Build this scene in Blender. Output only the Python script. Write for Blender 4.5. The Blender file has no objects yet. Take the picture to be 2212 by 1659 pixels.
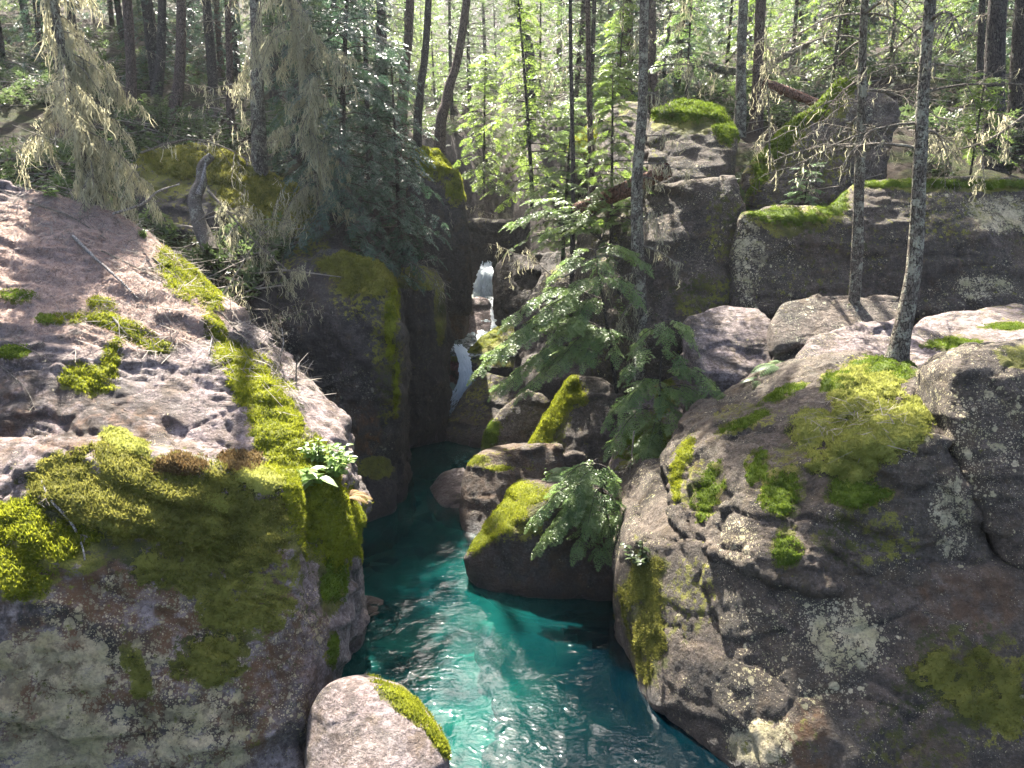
import bpy, bmesh, math, random
import numpy as np
from mathutils import Vector, Matrix
from mathutils.bvhtree import BVHTree

random.seed(7)
RNG = np.random.default_rng(11)
SC = bpy.context.scene
COL = SC.collection
R = math.radians

# ------------------------------------------------------------------ camera
CAM = np.array([0.0, 0.0, 7.0])
PITCH = R(15.0)
FPX = 1597.0                      # focal length in pixels of a 2212 x 1659 picture
cam = bpy.data.cameras.new('camera')
cam.sensor_width = 36.0
cam.lens = 26.0
cam.clip_start = 0.05
cam.clip_end = 2000.0
camo = bpy.data.objects.new('camera', cam)
camo.location = CAM.tolist()
camo.rotation_euler = (R(90) - PITCH, 0, 0)
COL.objects.link(camo)
SC.camera = camo

# ------------------------------------------------------------------ sky, sun, exposure
SUN_EL, SUN_AZ = R(54), R(-13)    # azimuth from +Y, negative = to the left
w = bpy.data.worlds.new('World')
SC.world = w
w.use_nodes = True
wt = w.node_tree
sky = wt.nodes.new('ShaderNodeTexSky')
sky.sky_type = 'NISHITA'
sky.sun_disc = False
sky.sun_elevation = SUN_EL
sky.sun_rotation = SUN_AZ
sky.air_density = 0.7
sky.dust_density = 3.5
sky.ozone_density = 0.6
bg = wt.nodes['Background']
bg.inputs['Strength'].default_value = 0.084
wt.links.new(sky.outputs[0], bg.inputs['Color'])
sl = bpy.data.lights.new('sun', 'SUN')
sl.energy = 5.0
sl.angle = R(0.5)
sl.color = (1.0, 0.94, 0.84)
so = bpy.data.objects.new('sun', sl)
SUNV = Vector((math.sin(SUN_AZ) * math.cos(SUN_EL), math.cos(SUN_AZ) * math.cos(SUN_EL), math.sin(SUN_EL)))
so.rotation_euler = SUNV.to_track_quat('Z', 'Y').to_euler()
so.location = (0, 20, 40)
COL.objects.link(so)
SC.view_settings.view_transform = 'Standard'
SC.view_settings.look = 'None'
SC.view_settings.gamma = 1.0
SC.view_settings.exposure = 2.95
SC.cycles.use_denoising = True
SC.cycles.use_adaptive_sampling = True
SC.cycles.adaptive_threshold = 0.02
SC.cycles.max_bounces = 6
SC.cycles.diffuse_bounces = 3
SC.cycles.glossy_bounces = 3
SC.cycles.transmission_bounces = 4
SC.cycles.transparent_max_bounces = 8
SC.cycles.volume_bounces = 0
SC.cycles.sample_clamp_indirect = 6.0
SC.cycles.caustics_reflective = False
SC.cycles.caustics_refractive = False

# ------------------------------------------------------------------ picture <-> place
CP, SP = math.cos(PITCH), math.sin(PITCH)

def ray(px, py):
    u = (px - 1106.0) / FPX
    v = -(py - 829.5) / FPX
    return np.array([u, CP + v * SP, -SP + v * CP])

def P(px, py, Y):
    d = ray(px, py)
    return CAM + d * (Y / d[1])

def project(V):
    q = np.asarray(V) - CAM
    dep = q[:, 1] * CP - q[:, 2] * SP
    up = q[:, 1] * SP + q[:, 2] * CP
    dep = np.maximum(dep, 0.01)
    return 1106 + FPX * q[:, 0] / dep, 829.5 - FPX * up / dep

# ------------------------------------------------------------------ noise in numpy
def _h(ix, iy, iz, seed):
    h = (ix.astype(np.uint32) * np.uint32(374761393) + iy.astype(np.uint32) * np.uint32(668265263)
         + iz.astype(np.uint32) * np.uint32(2246822519) + np.uint32((seed * 3266489917) & 0xffffffff))
    h = (h ^ (h >> np.uint32(13))) * np.uint32(1274126177)
    h = h ^ (h >> np.uint32(16))
    return h.astype(np.float64) / 2147483647.5 - 1.0

def vnoise(p, seed=0):
    f = np.floor(p)
    i = f.astype(np.int64)
    t = p - f
    t = t * t * t * (t * (t * 6 - 15) + 10)
    r = 0
    for dx in (0, 1):
        wx = t[:, 0] if dx else 1 - t[:, 0]
        for dy in (0, 1):
            wy = t[:, 1] if dy else 1 - t[:, 1]
            for dz in (0, 1):
                wz = t[:, 2] if dz else 1 - t[:, 2]
                r = r + wx * wy * wz * _h(i[:, 0] + dx, i[:, 1] + dy, i[:, 2] + dz, seed)
    return r

def fbm(p, scale=1.0, octaves=4, seed=0, gain=0.5):
    p = np.asarray(p, float) * scale
    a, s, r = 1.0, 0.0, 0
    for o in range(octaves):
        r = r + a * vnoise(p + o * 17.3, seed + o)
        s += a
        a *= gain
        p = p * 2.03
    return r / s

def worley(p, seed=0):
    f = np.floor(p).astype(np.int64)
    F1 = np.full(len(p), 9.0); F2 = np.full(len(p), 9.0); ID = np.zeros(len(p))
    for dx in (-1, 0, 1):
        for dy in (-1, 0, 1):
            for dz in (-1, 0, 1):
                c = f + np.array([dx, dy, dz])
                q = np.stack([_h(c[:, 0], c[:, 1], c[:, 2], seed + k) * 0.5 + 0.5 for k in (1, 2, 3)], 1)
                d = np.linalg.norm(c + q - p, axis=1)
                r = _h(c[:, 0], c[:, 1], c[:, 2], seed + 4)
                n = d < F1
                F2 = np.where(n, F1, np.minimum(F2, d)); ID = np.where(n, r, ID); F1 = np.where(n, d, F1)
    return F1, F2, ID

def sstep(a, b, x):
    t = np.clip((x - a) / (b - a), 0, 1)
    return t * t * (3 - 2 * t)

# ------------------------------------------------------------------ object helpers
def tag(o, label=None, cat=None, group=None, kind=None):
    if label: o['label'] = label
    if cat: o['category'] = cat
    if group: o['group'] = group
    if kind: o['kind'] = kind
    return o

def link(name, me, parent=None, mats=()):
    o = bpy.data.objects.new(name, me)
    COL.objects.link(o)
    for m in mats:
        if m.name not in [x.name for x in me.materials if x]:
            me.materials.append(m)
    if parent: o.parent = parent
    return o

def empty(name, loc):
    o = bpy.data.objects.new(name, None)
    o.location = [float(x) for x in loc]
    o.empty_display_size = 0.2
    COL.objects.link(o)
    return o

def mesh_np(name, V, F, attrs=None, smooth=True, mat_idx=None):
    """F: array (n,3) or (n,4) or a list of such arrays"""
    me = bpy.data.meshes.new(name)
    Fs = F if isinstance(F, list) else [F]
    Fs = [np.asarray(f, dtype=np.int32) for f in Fs if len(f)]
    V = np.asarray(V, dtype=np.float32)
    me.vertices.add(len(V))
    me.vertices.foreach_set('co', V.ravel())
    tot = np.concatenate([np.full(len(f), f.shape[1], dtype=np.int32) for f in Fs])
    idx = np.concatenate([f.ravel() for f in Fs])
    me.loops.add(len(idx))
    me.loops.foreach_set('vertex_index', idx)
    me.polygons.add(len(tot))
    st = np.concatenate([[0], np.cumsum(tot)[:-1]]).astype(np.int32)
    me.polygons.foreach_set('loop_start', st)
    me.polygons.foreach_set('loop_total', tot)
    me.polygons.foreach_set('use_smooth', np.full(len(tot), smooth, dtype=bool))
    if mat_idx is not None:
        me.polygons.foreach_set('material_index', np.asarray(mat_idx, dtype=np.int32))
    for k, a in (attrs or {}).items():
        me.attributes.new(k, 'FLOAT', 'POINT').data.foreach_set('value', np.asarray(a, dtype=np.float32))
    me.update(calc_edges=True)
    me.validate()
    return me

class Acc:
    """collects triangles with a tint value per vertex and a material index per face"""
    def __init__(self):
        self.v, self.f, self.t, self.m, self.n = [], [], [], [], 0
    def add(self, V, F, tint=0.5, mat=0):
        V = np.asarray(V, float)
        F = np.asarray(F, int)
        if F.shape[1] == 4:
            F = np.concatenate([F[:, [0, 1, 2]], F[:, [0, 2, 3]]])
        self.v.append(V); self.f.append(F + self.n)
        self.t.append(np.full(len(V), tint) if np.isscalar(tint) else tint)
        self.m.append(np.full(len(F), mat))
        self.n += len(V)
    def build(self, name, origin=(0, 0, 0), smooth=True):
        V = np.concatenate(self.v) - np.asarray(origin, float)
        return mesh_np(name, V, np.concatenate(self.f), {'tint': np.concatenate(self.t)}, smooth, np.concatenate(self.m))

def frame(f, up=(0, 0, 1)):
    f = np.asarray(f, float); f = f / np.linalg.norm(f)
    up = np.asarray(up, float)
    s = np.cross(up, f)
    n = np.linalg.norm(s)
    s = np.array([0, 1.0, 0]) if n < 1e-5 else s / n
    u = np.cross(f, s)
    return np.stack([f, s, u], axis=1)

def tube(pts, rad, seg=8, wob=0.0, seed=0, cap=True):
    pts = np.asarray(pts, float); n = len(pts)
    rad = np.asarray(rad, float)
    tan = np.gradient(pts, axis=0)
    V = []
    ref = np.array([1.0, 0.1, 0.05]) if abs(tan[0][2]) > 0.5 * np.linalg.norm(tan[0]) else np.array([0, 0, 1.0])
    a = np.arange(seg) / seg * 2 * math.pi
    for i in range(n):
        t = tan[i] / (np.linalg.norm(tan[i]) + 1e-9)
        s = np.cross(ref, t); s /= np.linalg.norm(s) + 1e-9
        u = np.cross(t, s)
        ring = pts[i] + rad[i] * (np.cos(a)[:, None] * s + np.sin(a)[:, None] * u)
        V.append(ring)
    V = np.concatenate(V)
    if wob:
        ax = np.repeat(pts, seg, axis=0)
        q = np.stack([np.tile(np.cos(a), n), np.tile(np.sin(a), n), V[:, 2] * 0.25], 1)
        k = 1 + wob * fbm(q, 2.2, 3, seed) + wob * 0.6 * fbm(V, 5.0, 2, seed + 3)
        V = ax + (V - ax) * k[:, None]
    i = np.arange(n - 1)[:, None] * seg
    j = np.arange(seg)[None, :]
    j2 = (j + 1) % seg
    F = np.stack([i + j, i + j2, i + seg + j2, i + seg + j], -1).reshape(-1, 4)
    return V, F

def spline(ctrl, n):
    c = np.asarray(ctrl, float)
    if len(c) == 2:
        t = np.linspace(0, 1, n)[:, None]
        return c[0] + (c[1] - c[0]) * t
    c = np.vstack([2 * c[0] - c[1], c, 2 * c[-1] - c[-2]])
    out = []
    m = len(c) - 3
    for s in np.linspace(0, m - 1e-6, n):
        i = int(s); t = s - i
        p0, p1, p2, p3 = c[i:i + 4]
        out.append(0.5 * ((2 * p1) + (-p0 + p2) * t + (2 * p0 - 5 * p1 + 4 * p2 - p3) * t * t + (-p0 + 3 * p1 - 3 * p2 + p3) * t ** 3))
    return np.array(out)

# ------------------------------------------------------------------ materials
class NT:
    def __init__(self, name):
        self.m = bpy.data.materials.new(name)
        self.m.use_nodes = True
        self.t = self.m.node_tree
        self.t.nodes.clear()
        self.out = self.t.nodes.new('ShaderNodeOutputMaterial')
    def n(self, typ, ins=None, **props):
        nd = self.t.nodes.new('ShaderNode' + typ)
        for k, v in props.items(): setattr(nd, k, v)
        for k, v in (ins or {}).items(): self.set(nd.inputs[k], v)
        return nd
    def set(self, sock, v):
        if isinstance(v, bpy.types.NodeSocket): self.t.links.new(v, sock)
        elif isinstance(v, (tuple, list)) and len(v) == 3 and sock.type == 'RGBA': sock.default_value = (*v, 1)
        else: sock.default_value = v
    def noise(self, vec, scale, detail=5, rough=0.55, dist=0.0):
        return self.n('TexNoise', {'Vector': vec, 'Scale': scale, 'Detail': detail, 'Roughness': rough, 'Distortion': dist}).outputs[0]
    def math(self, op, a, b=0.0, clamp=False):
        nd = self.n('Math', operation=op, use_clamp=clamp)
        self.set(nd.inputs[0], a); self.set(nd.inputs[1], b)
        return nd.outputs[0]
    def ramp(self, fac, lo, hi, a=0.0, b=1.0, smooth=True):
        nd = self.n('MapRange', {'Value': fac, 'From Min': lo, 'From Max': hi, 'To Min': a, 'To Max': b})
        nd.interpolation_type = 'SMOOTHSTEP' if smooth else 'LINEAR'
        return nd.outputs[0]
    def mix(self, fac, a, b):
        nd = self.n('Mix', data_type='RGBA')
        self.set(nd.inputs[0], fac); self.set(nd.inputs[6], a); self.set(nd.inputs[7], b)
        return nd.outputs[2]
    def attr(self, name):
        return self.n('Attribute', attribute_name=name).outputs['Fac']
    def obj(self):
        return self.n('TexCoord').outputs['Object']
    def map(self, vec, scale=(1, 1, 1), rot=(0, 0, 0)):
        return self.n('Mapping', {'Vector': vec, 'Scale': scale, 'Rotation': rot}).outputs[0]
    def bump(self, h, strength=0.5, dist=0.05, normal=None):
        ins = {'Height': h, 'Strength': strength, 'Distance': dist}
        if normal is not None: ins['Normal'] = normal
        return self.n('Bump', ins).outputs[0]
    def surf(self, s):
        self.t.links.new(s, self.out.inputs['Surface'])
        return self.m

def rock_material(name, c1, c2, c3, strata_rot=(0.2, 0.25, 0), lichen=0.5, lich_col=(0.60, 0.48, 0.29), strata=0.5, moss_a=(0.05, 0.052, 0.012), moss_b=(0.20, 0.19, 0.028), needles=False):
    t = NT(name)
    v = t.obj()
    big = t.noise(v, 0.9, 3, 0.6, 0.4)
    med = t.noise(v, 4.0, 5, 0.65, 0.3)
    fin = t.noise(v, 26.0, 4, 0.7)
    sv = t.map(v, (1.2, 1.2, 13.0), strata_rot)
    st = t.noise(sv, 1.6, 5, 0.6, 0.3)
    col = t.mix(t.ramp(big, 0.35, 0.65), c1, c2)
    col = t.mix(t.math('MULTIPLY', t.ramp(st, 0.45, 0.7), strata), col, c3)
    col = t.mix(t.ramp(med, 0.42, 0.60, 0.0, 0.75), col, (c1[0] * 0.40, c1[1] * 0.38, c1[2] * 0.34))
    col = t.mix(t.ramp(fin, 0.5, 0.75, 0.0, 0.35), col, (0.30, 0.28, 0.27))
    spk = t.noise(v, 19.0, 5, 0.8, 0.3)
    col = t.mix(t.ramp(spk, 0.50, 0.60, 0.0, 0.7), col, (c1[0] * 0.22, c1[1] * 0.2, c1[2] * 0.18))
    col = t.mix(t.ramp(spk, 0.44, 0.36, 0.0, 0.45), col, (min(1, c3[0] * 1.5), min(1, c3[1] * 1.5), min(1, c3[2] * 1.45)))
    # rust
    rust = t.math('MULTIPLY', t.attr('rust'), t.ramp(med, 0.35, 0.6))
    brn = t.ramp(t.noise(v, 2.3, 5, 0.7, 0.4), 0.50, 0.66, 0.0, 0.6)
    col = t.mix(brn, col, (0.11, 0.075, 0.04))
    col = t.mix(rust, col, t.mix(fin, (0.10, 0.045, 0.018), (0.20, 0.10, 0.035)))
    # dark algae
    dk = t.math('MULTIPLY', t.attr('stain'), t.ramp(t.noise(t.map(v, (2.2, 2.2, 0.8)), 2.6, 4, 0.7, 0.5), 0.32, 0.58))
    dk2 = t.ramp(t.noise(v, 1.7, 5, 0.72), 0.50, 0.64, 0.0, 0.75)
    col = t.mix(t.math('MAXIMUM', dk, dk2), col, (0.03, 0.026, 0.022))
    # needle litter
    if needles:
        nl = t.math('MULTIPLY', t.attr('litter'), t.ramp(t.noise(v, 7.0, 6, 0.75), 0.35, 0.55))
        nc = t.noise(t.map(v, (1, 3, 1), (0, 0, 0.6)), 70.0, 3, 0.8, 1.5)
        col = t.mix(nl, col, t.mix(t.ramp(nc, 0.3, 0.7), (0.20, 0.125, 0.10), (0.50, 0.38, 0.32)))
    # lichen crust: two sizes of spots
    la = t.attr('lichen')
    lf = None
    big2 = t.noise(v, 1.7, 4, 0.6)
    for sc_, lo in ((6.0, 0.0), (17.0, 0.04), (46.0, 0.1)):
        d = t.noise(v, sc_ * 3.2, 2, 0.7)
        vv = t.n('VectorMath', operation='ADD')
        t.set(vv.inputs[0], v)
        nn = t.n('TexNoise', {'Vector': v, 'Scale': sc_ * 1.3, 'Detail': 1.0})
        sc2 = t.n('VectorMath', operation='SCALE')
        t.set(sc2.inputs[0], nn.outputs[1]); sc2.inputs['Scale'].default_value = 0.55 / sc_
        t.set(vv.inputs[1], sc2.outputs[0])
        vo = t.n('TexVoronoi', {'Vector': vv.outputs[0], 'Scale': sc_, 'Randomness': 1.0})
        dist = t.math('ADD', vo.outputs['Distance'], t.math('MULTIPLY', t.math('SUBTRACT', d, 0.5), 0.5))
        patch = big2
        cellr = t.n('SeparateColor', {'Color': vo.outputs['Color']}).outputs[0]
        thr = t.math('MULTIPLY', t.math('ADD', t.math('MULTIPLY', la, 0.95), t.math('MULTIPLY', t.math('SUBTRACT', patch, 0.56 - lo), 1.3)), t.math('ADD', t.math('MULTIPLY', cellr, 0.75), 0.12))
        f = t.ramp(t.math('SUBTRACT', thr, dist), 0.0, 0.07)
        lf = f if lf is None else t.math('MAXIMUM', lf, f)
    crust = t.ramp(t.math('ADD', t.math('MULTIPLY', la, 0.42), t.math('SUBTRACT', t.noise(v, 3.3, 8, 0.78, 0.6), 0.5)), 0.31, 0.36)
    lf = t.math('MULTIPLY', t.math('MAXIMUM', lf, t.math('MULTIPLY', crust, 0.9)), lichen, True)
    lcol = t.mix(t.ramp(t.noise(v, 3.0, 3), 0.35, 0.65), lich_col, (lich_col[0] * 0.72, lich_col[1] * 0.75, lich_col[2] * 0.62))
    lcol = t.mix(t.ramp(fin, 0.42, 0.66, 0, 0.55), lcol, (0.17, 0.15, 0.10))
    lcol = t.mix(t.ramp(med, 0.50, 0.60, 0, 0.6), lcol, (0.10, 0.085, 0.06))
    col = t.mix(lf, col, lcol)
    # moss film
    mn = t.noise(v, 9.0, 5, 0.72)
    ms = t.ramp(t.math('ADD', t.attr('moss'), t.math('MULTIPLY', t.math('SUBTRACT', mn, 0.5), 2.4)), 0.45, 0.70)
    mc = t.mix(t.ramp(big, 0.36, 0.62), moss_a, moss_b)
    mc = t.mix(t.ramp(t.noise(v, 55.0, 2, 0.8), 0.45, 0.7, 0, 0.65), mc, (0.025, 0.03, 0.006))
    mc = t.mix(t.ramp(med, 0.55, 0.7, 0, 0.6), mc, (0.10, 0.062, 0.016))
    col = t.mix(ms, col, mc)
    wet = t.attr('wet')
    col = t.mix(t.math('MULTIPLY', wet, 0.6), col, (0.022, 0.018, 0.018))
    h = t.math('ADD', t.noise(v, 7.0, 8, 0.74, 0.2), t.math('MULTIPLY', t.noise(sv, 1.6, 3, 0.6, 0.3), strata * 0.4))
    bp = t.bump(h, 1.0, 0.17)
    ro = t.math('SUBTRACT', 0.85, t.math('MULTIPLY', wet, 0.5))
    ps = t.n('BsdfPrincipled', {'Base Color': col, 'Roughness': ro, 'Normal': bp, 'Specular IOR Level': 0.35})
    return t.surf(ps.outputs[0])

M = {}
M['rock_purple'] = rock_material('rock_purple', (0.28, 0.215, 0.205), (0.19, 0.16, 0.145), (0.39, 0.32, 0.31), (0.35, 0.5, 0.2), 0.85, strata=0.7, needles=True)
M['rock_lichen'] = rock_material('rock_lichen', (0.13, 0.098, 0.072), (0.082, 0.07, 0.048), (0.18, 0.135, 0.115), (0.1, 0.2, 0.3), 0.95, (0.56, 0.48, 0.31), strata=0.35)
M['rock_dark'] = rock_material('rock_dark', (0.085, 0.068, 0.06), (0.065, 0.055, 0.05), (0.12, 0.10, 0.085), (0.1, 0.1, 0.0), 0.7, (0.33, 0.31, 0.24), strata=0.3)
M['rock_grey'] = rock_material('rock_grey', (0.15, 0.115, 0.09), (0.09, 0.076, 0.058), (0.21, 0.165, 0.14), (0.25, 0.15, 0.5), 0.95, (0.48, 0.45, 0.33), strata=0.55)
M['rock_red'] = rock_material('rock_red', (0.36, 0.15, 0.12), (0.27, 0.11, 0.10), (0.42, 0.22, 0.19), (0.1, 0.2, 0.1), 0.1, strata=0.8)

def leaf_material(name, c1, c2, trans=0.45, rough=0.42, spec=0.45, scale=3.0, tcol=None):
    t = NT(name)
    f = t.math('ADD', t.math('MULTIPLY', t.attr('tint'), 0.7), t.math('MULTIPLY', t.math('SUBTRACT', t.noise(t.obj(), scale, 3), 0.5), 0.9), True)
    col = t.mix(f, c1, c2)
    ps = t.n('BsdfPrincipled', {'Base Color': col, 'Roughness': rough, 'Specular IOR Level': spec})
    tc = t.mix(f, tuple(min(1, c * 1.6) for c in (tcol or c1)), tuple(min(1, c * 1.7) for c in (tcol or c2)))
    tr = t.n('BsdfTranslucent', {'Color': tc})
    mx = t.n('MixShader', {0: trans, 1: ps.outputs[0], 2: tr.outputs[0]})
    return t.surf(mx.outputs[0])

M['hemlock'] = leaf_material('hemlock_needles', (0.07, 0.12, 0.038), (0.19, 0.25, 0.075), 0.5)
M['young'] = leaf_material('young_needles', (0.075, 0.12, 0.022), (0.17, 0.23, 0.045), 0.55)
M['cedar'] = leaf_material('cedar_needles', (0.026, 0.055, 0.034), (0.06, 0.105, 0.055), 0.36, 0.34, 0.6)
M['far'] = leaf_material('far_needles', (0.045, 0.075, 0.028), (0.11, 0.15, 0.05), 0.5, 0.4, 0.5)
M['shrub'] = leaf_material('shrub_leaves', (0.04, 0.065, 0.024), (0.10, 0.13, 0.045), 0.45, 0.4)
M['herb'] = leaf_material('herb_leaves', (0.10, 0.17, 0.04), (0.22, 0.30, 0.08), 0.5, 0.35, 0.5)
M['fern'] = leaf_material('fern_leaves', (0.07, 0.12, 0.045), (0.17, 0.24, 0.10), 0.5, 0.4)
M['drygrass'] = leaf_material('dry_fern', (0.16, 0.09, 0.03), (0.26, 0.17, 0.06), 0.4, 0.6, 0.2)
M['beard'] = leaf_material('beard_lichen', (0.20, 0.185, 0.11), (0.52, 0.49, 0.33), 0.4, 0.8, 0.1)
M['moss_bright'] = leaf_material('moss_bright', (0.07, 0.085, 0.008), (0.30, 0.31, 0.022), 0.42, 0.7, 0.15, 9.0)
M['moss_green'] = leaf_material('moss_green', (0.055, 0.085, 0.010), (0.15, 0.20, 0.02), 0.4, 0.7, 0.15, 5.0)
M['moss_olive'] = leaf_material('moss_olive', (0.075, 0.078, 0.016), (0.29, 0.27, 0.06), 0.35, 0.75, 0.12, 4.0)
M['moss_brown'] = leaf_material('moss_brown', (0.075, 0.045, 0.018), (0.20, 0.15, 0.07), 0.3, 0.8, 0.1, 6.0)
M['moss_pale'] = leaf_material('moss_pale', (0.16, 0.17, 0.035), (0.36, 0.36, 0.10), 0.4, 0.75, 0.12, 6.0)

def bark_material(name, c1, c2, pale, palef=0.5, sc=1.0):
    t = NT(name)
    v = t.obj()
    a = t.noise(t.map(v, (9 * sc, 9 * sc, 1.6 * sc)), 2.0, 6, 0.65, 0.6)
    vo = t.n('TexVoronoi', {'Vector': t.map(v, (16 * sc, 16 * sc, 5.5 * sc)), 'Scale': 1.6, 'Randomness': 1.0}, feature='DISTANCE_TO_EDGE').outputs['Distance']
    cr = t.ramp(vo, 0.0, 0.16)
    col = t.mix(t.ramp(a, 0.35, 0.65), c1, c2)
    col = t.mix(cr, tuple(x * 0.35 for x in c1), col)
    lf = t.ramp(t.math('ADD', t.noise(v, 5.0, 8, 0.75), t.math('MULTIPLY', t.math('SUBTRACT', t.noise(v, 30.0, 4, 0.7), 0.5), 0.5)), 0.62 - palef * 0.2, 0.70 - palef * 0.2)
    col = t.mix(t.math('MULTIPLY', lf, 0.85), col, pale)
    h = t.math('ADD', t.math('MULTIPLY', cr, 0.8), t.math('MULTIPLY', a, 0.8))
    h = t.math('ADD', h, t.math('MULTIPLY', t.noise(v, 40.0, 5, 0.7), 0.4))
    ps = t.n('BsdfPrincipled', {'Base Color': col, 'Roughness': 0.9, 'Normal': t.bump(h, 0.9, 0.03), 'Specular IOR Level': 0.2})
    return t.surf(ps.outputs[0])

M['bark_flaky'] = bark_material('bark_flaky', (0.105, 0.085, 0.065), (0.17, 0.145, 0.115), (0.31, 0.30, 0.22), 0.6)
M['bark_brown'] = bark_material('bark_brown', (0.095, 0.065, 0.05), (0.14, 0.10, 0.08), (0.20, 0.18, 0.14), 0.1, 0.8)
M['bark_dark'] = bark_material('bark_dark', (0.05, 0.042, 0.036), (0.085, 0.07, 0.06), (0.15, 0.15, 0.11), 0.25)
M['twig'] = bark_material('dead_twig', (0.16, 0.135, 0.11), (0.27, 0.235, 0.19), (0.36, 0.35, 0.27), 0.35, 2.5)
M['silver'] = bark_material('weathered_wood', (0.27, 0.24, 0.215), (0.40, 0.37, 0.34), (0.48, 0.45, 0.42), 0.2, 1.5)
M['log_red'] = bark_material('red_log', (0.15, 0.075, 0.05), (0.22, 0.12, 0.085), (0.28, 0.22, 0.18), 0.1, 0.7)

def floor_material():
    t = NT('forest_floor')
    v = t.obj()
    a = t.noise(v, 0.6, 7, 0.65, 0.3)
    b = t.noise(v, 7.0, 8, 0.75)
    g = t.n('NewGeometry').outputs['Normal']
    nz = t.n('SeparateXYZ', {'Vector': g}).outputs['Z']
    col = t.mix(t.ramp(b, 0.35, 0.65), (0.018, 0.013, 0.009), (0.05, 0.036, 0.026))
    col = t.mix(t.ramp(a, 0.44, 0.6), col, t.mix(t.ramp(b, 0.4, 0.6), (0.016, 0.022, 0.005), (0.042, 0.05, 0.011)))
    rk = t.mix(t.ramp(b, 0.35, 0.65), (0.045, 0.038, 0.034), (0.10, 0.085, 0.075))
    col = t.mix(t.ramp(nz, 0.55, 0.8), rk, col)
    ps = t.n('BsdfPrincipled', {'Base Color': col, 'Roughness': 0.95, 'Normal': t.bump(t.math('ADD', b, t.noise(v, 30, 5, 0.7)), 0.9, 0.12), 'Specular IOR Level': 0.15})
    return t.surf(ps.outputs[0])
M['floor'] = floor_material()

def bed_material():
    t = NT('riverbed_stones')
    v = t.obj()
    vo = t.n('TexVoronoi', {'Vector': v, 'Scale': 2.6, 'Randomness': 1.0})
    hue = t.n('SeparateColor', {'Color': vo.outputs['Color']}).outputs[0]
    col = t.mix(hue, (0.07, 0.07, 0.06), (0.40, 0.38, 0.30))
    col = t.mix(t.ramp(t.noise(v, 1.0, 5), 0.45, 0.62), col, (0.26, 0.30, 0.22))
    ps = t.n('BsdfPrincipled', {'Base Color': col, 'Roughness': 0.8})
    return t.surf(ps.outputs[0])
M['bed'] = bed_material()

def water_material():
    t = NT('glacial_water')
    v = t.obj()
    h = t.math('ADD', t.noise(t.map(v, (0.7, 1.1, 1), (0, 0, 0.3)), 5.0, 2, 0.5, 1.0), t.math('MULTIPLY', t.noise(t.map(v, (0.7, 1.2, 1)), 17.0, 2, 0.5, 0.6), 0.30))
    h = t.math('MULTIPLY', h, t.ramp(t.noise(v, 0.55, 3, 0.6, 0.6), 0.38, 0.62, 0.25, 1.15))
    nrm = t.bump(h, 0.6, 0.032)
    fr = t.n('Fresnel', {'IOR': 1.33, 'Normal': nrm}).outputs[0]
    big = t.noise(v, 0.45, 4, 0.6, 0.8)
    big = t.ramp(big, 0.35, 0.68)
    tint = t.mix(big, (0.16, 0.50, 0.46), (0.06, 0.32, 0.33))
    dp = t.attr('deep_shade')
    tint = t.mix(dp, tint, (0.008, 0.10, 0.13))  # darker tint for deeper water and for shade painted on the pool
    trn = t.n('BsdfTransparent', {'Color': tint})
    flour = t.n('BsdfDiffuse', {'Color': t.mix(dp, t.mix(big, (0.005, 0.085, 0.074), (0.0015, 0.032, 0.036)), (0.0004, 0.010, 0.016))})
    body = t.n('MixShader', {0: 0.30, 1: trn.outputs[0], 2: flour.outputs[0]})
    gl = t.n('BsdfGlossy', {'Color': (1, 1, 1), 'Roughness': 0.03, 'Normal': nrm})
    s = t.n('MixShader', {0: fr, 1: body.outputs[0], 2: gl.outputs[0]})
    foam = t.math('MULTIPLY', t.attr('foam'), t.ramp(t.noise(t.map(v, (1, 0.4, 1)), 5.0, 6, 0.75, 1.5), 0.36, 0.6), True)
    wh = t.n('BsdfDiffuse', {'Color': (0.78, 0.82, 0.83)})
    s2 = t.n('MixShader', {0: foam, 1: s.outputs[0], 2: wh.outputs[0]})
    return t.surf(s2.outputs[0])
M['water'] = water_material()

def fall_material():
    t = NT('falling_water')
    v = t.attr('across')
    l = t.attr('along')
    cv = t.n('CombineXYZ', {'X': t.math('MULTIPLY', v, 9.0), 'Y': t.math('MULTIPLY', l, 1.6), 'Z': 0.0}).outputs[0]
    st = t.noise(cv, 1.6, 6, 0.7, 0.6)
    dens = t.ramp(st, 0.42, 0.62, 0.0, 0.4)
    edge = t.ramp(t.math('ABSOLUTE', t.math('SUBTRACT', v, 0.5)), 0.36, 0.5, 1.0, 0.0)
    dif = t.n('BsdfDiffuse', {'Color': (0.80, 0.84, 0.86)})
    trl = t.n('BsdfTranslucent', {'Color': (0.75, 0.82, 0.85)})
    wh = t.n('MixShader', {0: 0.4, 1: dif.outputs[0], 2: trl.outputs[0]})
    trn = t.n('BsdfTransparent', {'Color': (0.85, 0.93, 0.94)})
    s = t.n('MixShader', {0: t.math('MULTIPLY', dens, edge), 1: trn.outputs[0], 2: wh.outputs[0]})
    return t.surf(s.outputs[0])
M['fall'] = fall_material()

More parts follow.
